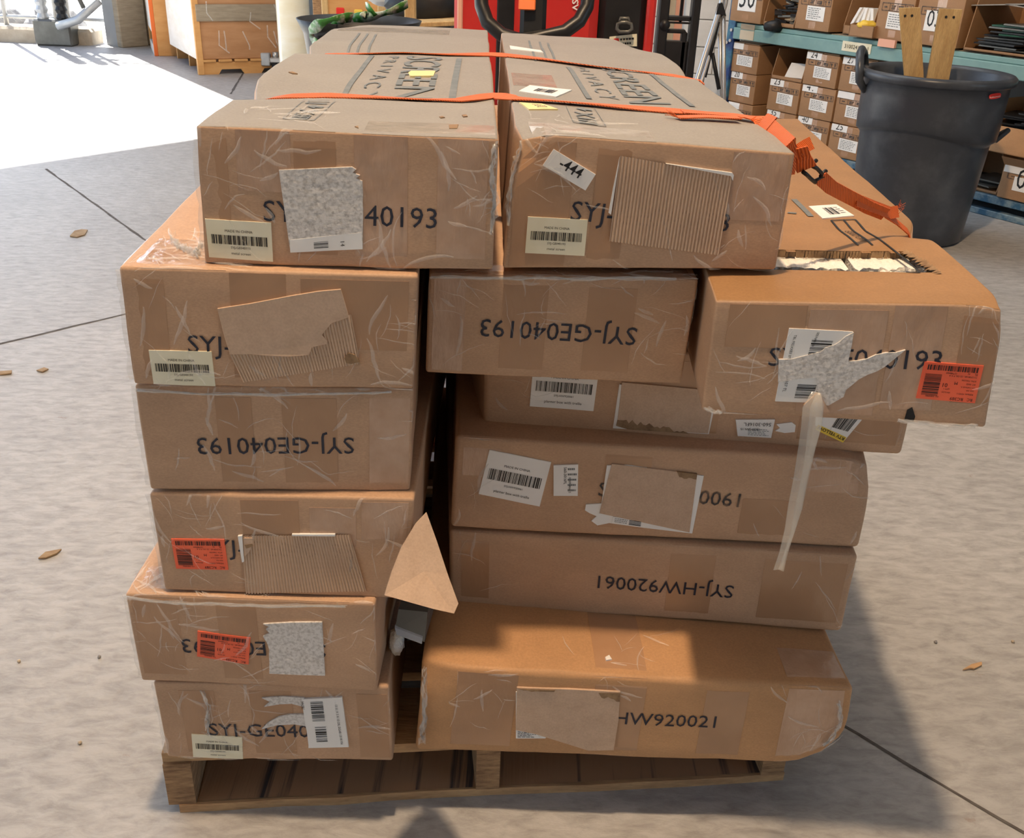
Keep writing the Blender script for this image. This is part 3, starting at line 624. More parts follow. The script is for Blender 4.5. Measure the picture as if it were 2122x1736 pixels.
# torn mottled patches
T1.poly([(579, 351), (730, 345), (738, 350), (731, 357), (746, 362), (738, 369), (751, 374)]+jagged((751, 374), (752, 478), 7, 1.5, 4)+[(752, 514), (603, 521)], mt='torn', name='torn_paper', off=.0034)
d = Decal(T1, [(602, 495), (750, 480), (752, 514), (603, 521)], 'F', 'white', 'label_remnant', .0040); d.bars(.33, .53, .22, .72, 5, 9, True); d.text('14', .70, .55, .70, .25)
L5.poly([(546, 1291), (600, 1288), (668, 1287), (674, 1397), (610, 1395), (559, 1393)]+jagged((559, 1393), (552, 1320), 6, 5, 5)+[(546, 1316), (560, 1310), (552, 1302), (560, 1297)], mt='torn', name='torn_paper', off=.0034)
L6.poly([(626, 1446), (709, 1442), (723, 1545), (640, 1546)]+jagged((640, 1546), (632, 1480), 5, 3, 6), mt='white', name='shipping_label', off=.0034)
dd = Decal(L6, [(628, 1446), (709, 1442), (722, 1544), (641, 1545)], 'F', 'white', 'label_print_area', .0040); dd.bars(.18, .50, .55, .95, 31, 26, True); dd.bars(.22, .50, .12, .45, 32, 14, True); dd.texts([('13 51 X 5 X 15 OIL SIGAR 13/18 YH', .80, .86, .82, .06), ('78744', .02, .80, .02, .96)])
L6.poly([(543, 1444), (570, 1442), (588, 1441), (631, 1444), (628, 1462), (605, 1456), (580, 1457), (548, 1462), (560, 1452)], mt='torn', name='torn_paper', off=.003)
L6.poly([(632, 1478), (600, 1478), (578, 1483), (556, 1495), (543, 1508), (575, 1500), (610, 1498), (640, 1503)], mt='torn', name='torn_paper', off=.003)
# stripped patches
fluting(T2, [(1285, 319), (1517, 359), (1488, 528), (1262, 499)], 33, amp=.0013)
T2.poly([(1284, 322), (1282, 340), (1266, 444), (1261, 440), (1270, 390)], mt='white', name='label_sliver', off=.003); T2.poly([(1379, 335), (1517, 355), (1520, 360), (1518, 372), (1514, 362)], mt='white', name='label_sliver', off=.0042)
q = [(451.5, 638), (706.6, 598), (747, 753), (506, 790)]
fluting(M1, [(476, 728), (728, 650), (747, 753), (506, 790)], 42, amp=.0011)
M1.poly([(451.5, 638), (520, 627), (600, 612), (660, 602), (706.6, 598), (716, 630), (723, 655), (705, 662), (688, 667), (672, 686), (668, 692), (679, 705), (678, 711), (647, 717), (641, 733), (600, 736), (560, 735), (520, 731), (478, 731), (468, 700)], mt='kraft_raw', name='bare_liner', off=.0040)
M1.poly([(714, 740), (722, 729), (736, 733), (745, 748), (728, 752), (718, 750)], mt='kraft_dark', name='puncture', off=.0045)
fluting(L4, [(501, 1108), (726, 1106), (759.6, 1223), (512, 1232.6)], 40, amp=.0011)
L4.poly([(494, 1108), (503, 1107), (507, 1160), (503, 1162)], mt='white', name='label_sliver', off=.0042); L4.poly([(606, 1104), (695, 1104), (695, 1108), (606, 1107)], mt='white', name='label_sliver', off=.0042)
L4.poly([(506, 1112), (524, 1112), (525, 1125), (518, 1140), (508, 1150)], mt='kraft_raw', name='bare_liner', off=.0042); L4.poly([(508, 1125), (524, 1123), (526, 1128), (512, 1133)], mt='kraft_dark', name='puncture', off=.0048)
R1.poly([(1283, 795), (1486, 815), (1468, 898), (1270, 886)], mt='white', name='label_backing', off=.002); R1.poly([(1288, 790), (1480, 808), (1466, 896), (1400, 893), (1340, 888), (1300, 882), (1279, 868)], mt='kraft_raw', name='bare_liner', off=.0034)
R1.poly([(1279, 868)]+jagged((1279, 868), (1420, 893), 24, 5, 9)+[(1425, 896), (1300, 887), (1276, 880)], mt='kraft_dark', name='torn_fringe', off=.0042)
R2.poly([(1257.6, 963), (1300, 962), (1458, 985), (1434, 1104), (1330, 1092), (1262, 1082), (1238, 1087), (1225, 1078), (1236, 1068), (1222, 1062), (1212, 1056), (1214, 1044), (1246, 1042)], mt='white', name='label_backing', off=.002)
R2.poly([(1267.5, 959), (1444, 980.5), (1428, 1101), (1242, 1061)], mt='kraft_raw', name='bare_liner', off=.0034); R2.poly([(1402, 975), (1444, 980), (1442, 991)]+jagged((1442, 991), (1402, 984), 8, 3, 12), mt='kraft_dark', name='torn_fringe', off=.0042)
dd = Decal(R2, [(1270, 1068), (1345, 1079), (1343, 1092), (1268, 1080)], 'F', 'white', 'label_strip', .0036); dd.bars(.45, .78, .1, .9, 61, 12, True); dd.rows(.05, .42, .1, .9, 3, 8)
R4.poly([(1069, 1432), (1076, 1428), (1132, 1526), (1130, 1529), (1069, 1529)], mt='white', name='label_backing', off=.002)
dd = Decal(R4, [(1071, 1508), (1110, 1512), (1118, 1527), (1070, 1527)], 'F', 'white', 'label_print_area', .003); dd.rows(.05, .95, .05, .95, 5, 5, 'black')
R4.poly([(1071, 1421), (1180, 1423), (1285, 1430), (1281, 1490), (1271, 1551), (1219, 1553), (1150, 1531), (1110, 1518), (1069, 1510)], mt='kraft_raw', name='bare_liner', off=.0040)
R4.poly([(1240, 1431), (1285, 1431), (1284, 1450)]+jagged((1284, 1450), (1240, 1438), 7, 4, 13), mt='kraft_dark', name='torn_fringe', off=.0048); R4.poly([(1073, 1422), (1150, 1424), (1148, 1428), (1110, 1427)]+jagged((1110, 1427), (1076, 1426), 4, 2, 14), mt='kraft_dark', name='torn_fringe', off=.0048)
R4.poly([(1254, 1362), (1262, 1358), (1268, 1366), (1256, 1368)], 'T', 'white', 'paper_scrap', .003)
M3.poly([(1873, 871), (1880, 848), (1890, 843), (1896, 862), (1890, 880)], mt='black', name='ink_smudge', off=.0016)
# top print
def band(ca, txt, quad, bold, name):     # quad: far-left, far-right, near-right, near-left ; reads from far to near
    q = [ca.uv(p, 'T') for p in quad]; vs, fs, w = text_mesh(txt, bold); hm = .73
    out = []
    for x, y in vs:
        a = x/w; b_ = min(1.2, max(-.2, y/hm)); p = (q[0]*(1-a)+q[3]*a)*(1-b_)+(q[1]*(1-a)+q[2]*a)*b_; out.append(ca.S('T', p.x, p.y, .0013))
    return ob(name, out, fs, M['ink_grey'], ca.root)
band(T1, 'SCREEN', [(846, 117), (921, 119), (900, 202), (812, 200)], .012, 'printed_word'); band(T1, 'P R I V A C Y', [(806, 119), (829, 119), (779, 198), (738, 198)], 0, 'printed_word')
band(T2, 'SCREEN', [(1246, 138), (1290, 141), (1396, 219), (1307, 216)], .012, 'printed_word'); band(T2, 'P R I V A C Y', [(1193, 136), (1212, 138), (1287, 208), (1245, 206)], 0, 'printed_word')
T1.line((772, 117), (714, 190), .009); T1.line((952, 119), (937, 201), .011); T2.line((1349, 154), (1435, 223), .010); T2.line((1177.5, 137), (1221, 207), .009)
def icons(ca, q, cells, seed):
    U = [ca.uv(p, 'T') for p in q]; mb = MB(); rn_ = random.Random(seed)   # q: far-left far-right near-right near-left
    def pt(a, b_): p = (U[0]*(1-a)+U[1]*a)*(1-b_)+(U[3]*(1-a)+U[2]*a)*b_; return ca.S('T', p.x, p.y, .0013)
    def seg(p, r, w=.02):
        p, r = V(p), V(r); e = (r-p).normalized(); n = V((-e.y, e.x))*w; mb.add([pt(*(p-n)), pt(*(p+n)), pt(*(r+n)), pt(*(r-n))], [(0, 1, 2, 3)])
    seg((0, 0), (0, 1), .012); seg((1, 0), (1, 1), .012); seg((0, 1), (1, 1), .012)
    for i in range(cells):
        y0, y1 = (i+.15)/cells, (i+.85)/cells; k = i % 4
        if k == 0:
            seg((.15, y0+.02), (.85, y0+.02)); seg((.15, y1-.02), (.85, y1-.02)); seg((.2, y0), (.2, y1))
        elif k == 1: mb.add([pt(.3, (y0+y1)/2), pt(.6, y0), pt(.62, y1)], [(0, 1, 2)]); seg((.6, (y0+y1)/2), (.85, (y0+y1)/2), .04)
        elif k == 2: seg((.2, y0), (.8, y1)); seg((.8, y0), (.2, y1))
        else: seg((.2, y0), (.75, y0)); seg((.2, y1), (.75, y1)); seg((.75, y0), (.75, y1)); seg((.2, (y0+y1)/2), (.75, (y0+y1)/2))
    return mb.build('handling_icons', M['ink_grey'], ca.root)
icons(T1, [(631, 207), (695, 210), (651, 250), (586, 246)], 4, 1); icons(T2, [(1167, 211), (1224, 216), (1256, 260), (1188, 252)], 4, 2)
for p, q in (((745, 69), (714, 108)), ((762, 70), (735, 108)), ((779, 71), (760, 108))): T1.line(p, q, .005)
for p, q in (((1096, 86), (1110, 125)), ((1118, 88), (1134, 125)), ((1135, 90), (1150, 125))): T2.line(p, q, .005)
d = Decal(T2, [(1097.5, 178), (1185, 188.5), (1152, 204), (1075, 191.5)], 'T', 'white', 'shipping_label', .002); d.bars(.3, .8, .25, .7, 41, 20); d.line if False else None
d = Decal(T2, [(1076, 215), (1122, 218), (1156, 229), (1096, 228)], 'T', 'yellow_pale', 'hazard_sticker', .002); d.rows(.4, .9, .2, .8, 3, 6)
d = Decal(T2, [(1056, 96), (1120, 106), (1126, 111), (1058, 103)], 'T', 'white', 'shipping_label', .002)
T1.poly([(846, 156), (852, 152), (902, 151), (898, 162), (850, 163)], 'T', 'yellow_pale', 'torn_sticker', .003)
for pts in ([(598, 156), (606, 155), (617, 158), (606, 158)], [(910, 243), (917, 242), (922, 245), (913, 246)], [(957, 240), (966, 239), (969, 243), (960, 244)], [(930, 262), (950, 261), (947, 268), (931, 268)], [(735, 262), (742, 261), (743, 265)]):
    T1.poly(pts, 'T', 'kraft_dark', 'puncture', .0015)
# the right-hand carton's top: print, label, torn hole with foam and black panel inside
for p, q in (((1722, 457), (1778, 509)), ((1748, 456), (1808, 509)), ((1772, 455), (1906, 565)), ((1722, 457), (1772, 455)), ((1845, 562), (1906, 565))): M3.line(p, q, .0035, mt='black')
M3.line((1645, 414), (1680, 450), .010); M3.line((1632, 442), (1650, 444), .008)
M3.print('440-0003', (1800, 500), (1765, 476), 'T', 'black', bold=.0)
d = Decal(M3, [(1675, 430), (1732.6, 425), (1770, 448), (1704, 454.5)], 'T', 'white', 'shipping_label', .002); d.bars(.35, .7, .2, .75, 43, 16); d.rows(.72, .9, .2, .8, 4, 7)
def m3p(a, b, z): return M3.X(a, b, 1)+V((0, 0, z))
def slab(a0, a1, b0, b1, z0, z1, name, mt, bump=0, n=16, seed=0):
    rn_ = random.Random(seed); vs = []; fs = []
    for i in range(n+1):
        for j, (b, z) in enumerate(((b0, z0), (b0, z1), (b1, z1), (b1, z0))):
            a = a0+(a1-a0)*i/n; vs.append(m3p(a, b+(rn_.uniform(-bump, bump) if j < 2 else 0), z+(rn_.uniform(-bump, bump)*.5 if z == z1 else 0)))
    for i in range(n):
        for j in range(4): fs.append((i*4+j, i*4+(j+1) % 4, i*4+4+(j+1) % 4, i*4+4+j))
    fs += [(0, 1, 2, 3), (n*4+3, n*4+2, n*4+1, n*4)]
    return ob(name, vs, fs, M[mt], M3.root)
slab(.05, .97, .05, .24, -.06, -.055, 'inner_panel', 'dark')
slab(.10, .58, .128, .185, -.05, -.012, 'foam_block', 'foam', .004, 30, 2); slab(.60, .97, .125, .185, -.05, -.010, 'foam_block', 'foam', .004, 26, 3); slab(.70, .95, .085, .135, -.05, -.014, 'foam_block', 'foam', .005, 20, 4)
rn_ = random.Random(5); mb = MB()
for i in range(46):     # torn corrugated rim along the far edge
    a = .24+(HX1-.24)*i/46; b0 = HY1+.001*rn_.random()
    mb.add([m3p(a, b0, .0005), m3p(a+.011, b0, .0005), m3p(a+.011+rn_.uniform(-.004, .004), b0-.001, -.010), m3p(a+rn_.uniform(-.004, .004), b0-.001, -.010)], [(0, 1, 2, 3)])
for i in range(22):
    t = i/21; b = HY1+(HY0-HY1)*t; a = HX1+.05*t+rn_.uniform(-.008, .008)
    mb.add([m3p(a-.02, b-.003, -.004+rn_.uniform(0, .006)), m3p(a+.008, b-.004, .002), m3p(a+.010, b+.003, .002+rn_.uniform(0, .003)), m3p(a-.018, b+.004, -.006)], [(0, 1, 2, 3)])
mb.build('torn_edge', M['kraft_dark'], M3.root)
# stretch film scraps and wrinkles
cor = [(.0, .25, 0, 1), (.8, 1, 0, 1), (0, 1, 0, .15), (0, 1, .85, 1)]
T1.wrap(60, 1, [(.05, .3, .3, .98), (.05, .3, .3, .98), (.82, 1, .1, .98), (.85, 1, .3, .98), (.3, .7, 0, .12), (0, .1, 0, .9)]); T2.wrap(40, 2, [(.1, .3, .4, .95), (.75, 1, .1, .95), (.75, 1, .1, .7), (.3, .9, 0, .15), (.0, .1, .6, 1)])
M1.wrap(50, 3, [(0, .22, .2, 1), (.1, 1, 0, .18), (.8, 1, .2, .9), (0, .9, .0, .1)]); M2.wrap(50, 4, [(0, .13, 0, 1), (.3, .5, .3, 1), (.75, 1, .1, .6), (.75, 1, .6, 1), (0, 1, .93, 1)])
M3.wrap(46, 5, [(.02, .3, .1, .8), (.02, .3, .05, .5), (.6, 1, .1, .8), (0, 1, 0, .12), (.85, 1, .6, 1)]); L3.wrap(50, 6, [(.1, .4, .1, .95), (.7, 1, .4, 1), (.35, .65, .1, .5), (0, 1, .92, 1)])
L4.wrap(46, 7, [(.1, .35, .4, .95), (.75, .98, .2, .9), (.1, .3, .02, .3), (0, .1, .2, .9)]); L5.wrap(54, 8, [(0, .28, .1, .95), (0, .28, .1, .95), (.7, 1, .3, .95), (.3, .5, 0, .4)]); L6.wrap(56, 9, [(.08, .4, .3, .95), (.1, .4, .3, .95), (.4, .7, .0, .3), (.7, 1, .3, .9), (0, .3, 0, .3)])
R1.wrap(12, 10, [(0, .1, 0, 1), (.7, 1, .0, .5)]); R2.wrap(22, 11, [(0, .08, 0, 1), (.8, 1, .6, 1), (.75, 1, 0, .6)]); R3.wrap(12, 12, [(0, .1, 0, 1), (.8, 1, 0, 1)]); R4.wrap(40, 13, [(.05, .2, .3, 1), (.8, 1, 0, 1), (.85, 1, 0, .5), (.4, .5, .6, 1)])
T1.wrap(26, 14, [(.1, .4, .02, .09)], 'T'); T2.wrap(14, 15, [(.05, .3, .0, .08)], 'T'); M1.wrap(40, 16, [(.02, .32, .0, .12)], 'T'); L5.wrap(50, 17, [(.0, .3, .0, .06), (0, 1, 0, .02)], 'T'); M2.wrap(40, 18, [(0, 1, 0, .014)], 'T'); R4.wrap(10, 19, [(.35, .55, 0, .1)], 'T')
def crumple(ca, pts, seed, w=.012, face='F', name='film_shred', mt='film'):
    rn_ = random.Random(seed); mb = MB(); P = [ca.S(face, *ca.uv(p, face), .004) for p in pts]
    for k in range(5):
        path = []
        for i in range(len(P)-1):
            for j in range(4): path.append(P[i].lerp(P[i+1], j/4)+V((rn_.uniform(-1, 1), rn_.uniform(-1, .2), rn_.uniform(-1, 1)))*w*.35)
        mb.ribbon(path, [V((rn_.uniform(-.4, .4), rn_.uniform(-.6, .2), 1)) for _ in path], [w*rn_.uniform(.2, .6) for _ in path], .0004)
    o_ = mb.build(name, M[mt], ca.root, True); o_['kind'] = 'stuff'; return o_
crumple(M1, [(359, 496), (372, 515), (400, 528), (420, 540)], 1, .016, 'T'); crumple(M1, [(420, 512), (408, 525), (418, 536)], 2, .012, 'T')
crumple(M3, [(1860, 868), (1930, 874), (1990, 878), (2030, 878)], 3, .008); crumple(M3, [(1462, 842), (1480, 848), (1500, 850)], 4, .008)
crumple(L3, [(285, 806), (420, 812), (560, 814), (700, 812), (850, 810)], 5, .006); crumple(M2, [(895, 572), (1000, 574), (1150, 576), (1300, 578), (1430, 580)], 6, .007); crumple(L5, [(262, 1234), (400, 1246), (560, 1252), (770, 1252)], 7, .008)
crumple(L6, [(420, 1430), (434, 1460), (430, 1500), (436, 1520)], 8, .010); crumple(R4, [(1735, 1450), (1738, 1490), (1722, 1530), (1712, 1560)], 9, .010); crumple(R4, [(886, 1385), (882, 1440), (878, 1500), (874, 1545)], 10, .014); crumple(T2, [(1068, 275), (1060, 330), (1052, 400), (1046, 480)], 11, .010); crumple(T1, [(1026, 295), (1018, 350), (1024, 420), (1015, 500)], 12, .010)
for ca in (T1, M1, L3, L4, L5, L6):      # loose film standing off the left edges
    rn_ = random.Random(int(ca.h*1e4)); pth_ = [ca.X(0, .004, .03+.94*i/14, .0015+.0025*rn_.random()) for i in range(15)]
    o_ = MB().ribbon(pth_, V((-1, -.15, 0)), [.004+.007*rn_.random() for _ in pth_], .0004).build('film_edge', M['film'], ca.root, True)
# hanging tail of clear tape
yf = 1.20; tail = [(1690, 812), (1686, 840), (1682, 880), (1672, 930), (1660, 990), (1648, 1050), (1636, 1100), (1622, 1145), (1612, 1180)]
mb = MB(); path = [ony(x, y, yf-.004*math.sin(i)) for i, (x, y) in enumerate(tail)]
mb.ribbon(path, [V((1, .5*math.sin(i*.9), .1)) for i in range(9)], [.010, .034, .036, .026, .020, .020, .014, .010, .016], .0005)
mb.ribbon([p+V((.004, -.002, 0)) for p in path], [V((1, -.6, .1))]*9, [.006, .016, .018, .012, .008, .010, .006, .005, .008], .0005)
mb.build('tape_tail', M['tail'], M3.root, True)
M3.poly([(1690, 812), (1698, 814), (1718, 850), (1706, 850), (1690, 840), (1672, 842), (1664, 836)], mt='tape_pale', name='tape_knot', off=.006)
# torn flap of the third-from-bottom left carton
fl = [(884, 1062), (905, 1120), (928, 1190), (950, 1250), (941, 1271), (900, 1262), (850, 1248), (797, 1233), (812, 1185), (832, 1135), (862, 1085)]
dep = [1.235, 1.215, 1.19, 1.165, 1.155, 1.15, 1.155, 1.165, 1.185, 1.205, 1.225]
P = [ony(x, y, d_) for (x, y), d_ in zip(fl, dep)]; cen = sum(P, V((0, 0, 0)))/len(P)+V((0, .002, 0)); nrm = V((.25, -1, .35)).normalized(); n_ = len(P)
vs = P+[cen]+[p-nrm*.004 for p in P]+[cen-nrm*.004]; fs = [(i, n_, (i+1) % n_) for i in range(n_)]+[(n_+1+(i+1) % n_, 2*n_+1, n_+1+i) for i in range(n_)]+[(i, (i+1) % n_, n_+1+(i+1) % n_, n_+1+i) for i in range(n_)]
flap = ob('torn_flap', vs, fs, M['kraft_raw'], L4.root)
# bent steel piece and foam showing in the gap between the two columns
br = thing('metal_bracket', 'grey folded metal bracket poking out between the two columns', 'bracket', ony(850, 1310, 1.33))
p = [ony(826, 1262, 1.31), ony(886, 1268, 1.31), ony(880, 1330, 1.30), ony(818, 1306, 1.30)]
MB().prism(p, V((.01, .12, .0))).build('bracket_plate', M['metal_grey'], br)
p = [ony(818, 1300, 1.298), ony(876, 1322, 1.298), ony(874, 1334, 1.29), ony(822, 1315, 1.29)]
MB().prism(p, V((0, .006, .002))).build('bracket_lip', M['galv'], br)
def lump(name, c, r, m, parent=None, seed=0, sq=(1, 1, 1), n=8):
    vs = []; fs = []
    for i in range(n+1):
        th_ = math.pi*i/n
        for j in range(2*n):
            ph = math.pi*j/n; d_ = V((math.sin(th_)*math.cos(ph), math.sin(th_)*math.sin(ph), math.cos(th_)))
            k = r*(1+.35*noise.noise(d_*2.3+V((seed*5, 0, 0)))+.15*noise.noise(d_*6+V((seed, 3, 0)))); vs.append(V(c)+V((d_.x*k*sq[0], d_.y*k*sq[1], d_.z*k*sq[2])))
    for i in range(n):
        for j in range(2*n): fs.append((i*2*n+j, i*2*n+(j+1) % (2*n), (i+1)*2*n+(j+1) % (2*n), (i+1)*2*n+j))
    return ob(name, vs, fs, m, parent, True)
tag(lump('foam_chunk', ony(822, 1330, 1.33), .017, M['foam'], None, 2, (.8, 1, 1.5)), 'crumbled white foam chunk in the gap below the metal bracket', 'foam')
# ------------------------------------------------------------------ straps
def top(ca, px, off=.0035): return ca.S('T', *ca.uv(px, 'T'), off)
WY = V((0, 1, 0))
def dens(P, k=4):
    out = []
    for a, b_ in zip(P, P[1:]): out += [a.lerp(b_, i/k) for i in range(k)]
    return out+[P[-1]]
st = thing('tie_down_strap', 'orange webbing strap with a black buckle nearest the camera', 'strap', top(T1, (870, 205)), 'orange straps over the top cartons')
pA = [T1.X(0, .30/T1.d, .2, .004), T1.X(0, .30/T1.d, .6, .004), T1.X(0, .30/T1.d, .9, .004)]+[top(T1, p) for p in ((556, 188), (600, 188), (680, 193), (780, 199), (870, 204), (950, 206), (1028, 207))]
pA.insert(3, T1.X(0, .30/T1.d, 1, .006)); pB = [top(T2, p) for p in ((1066, 209), (1140, 215), (1232, 223), (1330, 231), (1413, 238), (1521, 244))]
lead = pA+pB
wtw = [WY*math.cos(.12*math.sin(i*.35))+V((0, 0, 1))*math.sin(.12*math.sin(i*.35)) for i in range(200)]
pth = dens(lead); MB().ribbon(pth, wtw[:len(pth)], .025, .0018).build('webbing', M['strap'], st)
pth = dens([top(T2, (1413, 240), .005), top(T2, (1521, 246), .006), top(T2, (1570, 256), .008), top(T2, (1605, 268), .010), top(T2, (1630, 286), .008), T2.X(1, .03, 1, .004), T2.X(1, .03, .75, .006)])
MB().ribbon(pth, [WY.lerp(V((.5, .2, .8)), min(1, max(0, (i-6)/14))) for i in range(len(pth))], .025, .0018).build('webbing', M['strap'], st)
pth = dens([top(T2, (1402, 249), .004), top(T2, (1460, 250), .006), top(T2, (1530, 253), .007)]); MB().ribbon(pth, WY, .022, .0018).build('webbing_end', M['strap'], st)
mb = MB(); rn_ = random.Random(2)
for k in range(12): a = top(T2, (1402, 249), .005)+V((0, rn_.uniform(-.01, .01), 0)); mb.tube([a, a+V((-.008-.01*rn_.random(), rn_.uniform(-.006, .006), rn_.uniform(0, .008)))], .0004, 4)
mb.build('frayed_threads', M['strap'], st)['kind'] = 'stuff'
S0, E0 = T2.X(1, .03, .95, .006), M3.S('T', *M3.uv((1880, 479), 'T'), .004)
pn = (E0-S0).cross(V((0, 0, 1))).normalized()
def sp_(px, k=0): return onplane(px[0], px[1], S0, pn)+pn*k
def seg(L, w, wd, name, mt='strap', th=.0018): pth_ = dens([sp_(p) for p in L]); return MB().ribbon(pth_, wd, w, th).build(name, M[mt], st)
seg([(1652, 308), (1660, 330), (1672, 350)], .028, V((.3, -.4, .6)), 'webbing'); seg([(1655, 312), (1670, 302), (1682, 296)], .018, V((.2, .6, .8)), 'webbing_end')
seg([(1700, 368), (1722, 388), (1748, 402), (1775, 416), (1800, 430), (1835, 444)], .021, V((.25, -.3, .9)), 'webbing'); seg([(1775, 414), (1810, 428), (1845, 441), (1861, 438)], .019, V((.1, .5, .8)), 'webbing_end'); seg([(1832, 444), (1858, 460), (1880, 479), (1886, 490)], .012, V((0, .7, .5)), 'webbing')
mb = MB(); rn_ = random.Random(6)
for k in range(10): a = sp_((1861, 437))+V((0, 0, rn_.uniform(-.008, .01))); mb.tube([a, a+V((rn_.uniform(-.004, .012), 0, rn_.uniform(0, .014)))], .0004, 4)
mb.build('frayed_threads', M['strap'], st)['kind'] = 'stuff'
mb = MB(); mb.tube([sp_(p) for p in ((1664, 356), (1672, 362), (1682, 372), (1690, 378))], .003, 8); mb.tube([sp_(p) for p in ((1680, 342), (1692, 348), (1700, 356), (1706, 366))], .003, 8); mb.tube([sp_((1676, 344)), sp_((1692, 332))], .003, 8); mb.tube([sp_((1700, 366)), sp_((1712, 353))], .003, 8); mb.tube([sp_((1688, 375)), sp_((1704, 366))], .0025, 8)
mb.build('buckle', M['rubber'], st, True)
st2 = thing('tie_down_strap', 'orange webbing strap across the far end of the top cartons', 'strap', top(T1, (835, 108)), 'orange straps over the top cartons')
lead = [T1.X(0, .86/T1.d, .2, .004), T1.X(0, .86/T1.d, .8, .004)]+[top(T1, p) for p in ((668, 101), (750, 105), (835, 108), (930, 112), (1015, 114))]+[top(T2, p) for p in ((1052, 117), (1130, 125), (1240, 138), (1330, 147), (1396, 152))]+[T2.X(1, .53, 1, .005), T2.X(1, .50, .93, .012), T2.X(1, .46, .6, .016), T2.X(1, .44, .2, .016)]
pth = dens(lead); MB().ribbon(pth, [WY*math.cos(.15*math.sin(i*.3))+V((0, 0, 1))*math.sin(.15*math.sin(i*.3)) for i in range(len(pth))], .025, .0018).build('webbing', M['strap'], st2)
# ------------------------------------------------------------------ grey bin with two lengths of lumber
bc = V((2.06, 5.22, 0))
bn = thing('trash_bin', 'tall round grey plastic bin with two planks standing in it', 'bin', bc)
H_, r0, r1 = .83, .285, .355
def rz(z): return r0+(r1-.012-r0)*z/H_
prof = [(r0-.02, .0), (r0, .012), (rz(.1), .1), (rz(.50)-.006, .50), (rz(.53)-.006, .53), (rz(.54)+.004, .545), (rz(.56)+.016, .555), (rz(.60)+.017, .60), (rz(.72)+.012, .72), (r1-.008, H_-.048), (r1+.006, H_-.044), (r1+.016, H_-.036), (r1+.017, H_-.012), (r1+.004, H_), (r1-.008, H_), (r1-.020, H_-.02), (r1-.05, .3), (r0-.02, .02), (0.001, .02)]
mb = MB(); n_ = 64; vs = []
for (r, z) in prof:
    for k in range(n_):
        a = 2*math.pi*k/n_; rr_ = r
        zz = z
        if .45 < z < .65 and r > .3: zz = z+.03*math.cos(2*(a-.9))
        vs.append(bc+V((rr_*math.cos(a), rr_*math.sin(a), zz)))
fs = [(i*n_+k, i*n_+(k+1) % n_, (i+1)*n_+(k+1) % n_, (i+1)*n_+k) for i in range(len(prof)-1) for k in range(n_)]; fs.append(tuple(range(n_))[::-1])
ob('bin_body', vs, fs, M['can'], bn, True)
hx = bc+V((-r1-.002, .02, 0)); mb = MB()
mb.tube([hx+V(p) for p in ((.012, -.02, H_-.11), (-.028, -.03, H_-.06), (-.036, -.02, H_+.0), (-.030, .03, H_+.06), (-.006, .09, H_+.075), (.028, .15, H_+.05), (.05, .17, H_-.01), (.06, .17, H_-.06))], [.016, .02, .021, .021, .021, .021, .02, .016], 12)
mb.build('handle', M['can'], bn, True)
mb = MB(); mb.tube([bc+V((r1-.01, -.05, H_-.32)), bc+V((r1+.05, -.03, H_-.27)), bc+V((r1+.06, .03, H_-.29)), bc+V((r1+.0, .07, H_-.36))], .014, 10); mb.build('handle', M['can'], bn, True)
# small red maker badge
def on_bin(px, py, add=.002):
    d = ray(px, py); o = EYE-bc; A_ = d.x**2+d.y**2; R = rz(.7)+.012; B_ = 2*(o.x*d.x+o.y*d.y); C_ = o.x**2+o.y**2-(R+add)**2; t = (-B_-math.sqrt(max(0, B_*B_-4*A_*C_)))/(2*A_); return EYE+d*t
e = []
for k in range(24):
    a = 2*math.pi*k/24; u_ = math.copysign(abs(math.cos(a))**.6, math.cos(a))*12.5; v_ = math.copysign(abs(math.sin(a))**.6, math.sin(a))*5.5; e.append(on_bin(2062+u_, 199+v_-u_*.16, .006))
bd = ob('badge', e, [tuple(range(24))[::-1]], M['redsign'], bn)
vs, fs = text2d('Rubbermaid', (0, 0), (21, 0), 1.0); ob('lettering', [on_bin(2051.5+p.x, 202-p.y-(p.x-10.5)*.16, .0075) for p in vs], fs, M['white'], bd)
def plank(label, tl, tr, br_, bl, y, th=.038):
    t_ = thing('wood_plank', label, 'plank', bc+V((0, 0, .03)), 'planks standing in the bin')
    P = [ony(*p_, y) for p_ in (bl, br_, tr, tl)]; d0, d1 = P[0]-P[3], P[1]-P[2]
    k = (P[3].z-.06)/(-d0.z); P[0] = P[3]+d0*k; k = (P[2].z-.06)/(-d1.z); P[1] = P[2]+d1*k
    MB().prism(P, V((0.01, th, 0))).build('plank_body', M['lumber'], t_)
    mb = MB()
    for f_ in (.35, .68):
        c_ = P[3].lerp(P[2], f_)-V((0, .002, .035)); mb.tube([c_+V((0, -.002, 0)), c_+V((0, .01, 0))], .006, 8)
    mb.build('nail_hole', M['black'], t_)
plank('yellow plank in the grey bin, leaning slightly left', (1863, 17), (1907, 16), (1913, 138), (1872, 135), 5.20); plank('stained plank in the grey bin, leaning to the right', (1947, 18), (1995, 20), (1971, 142), (1925, 140), 5.16)
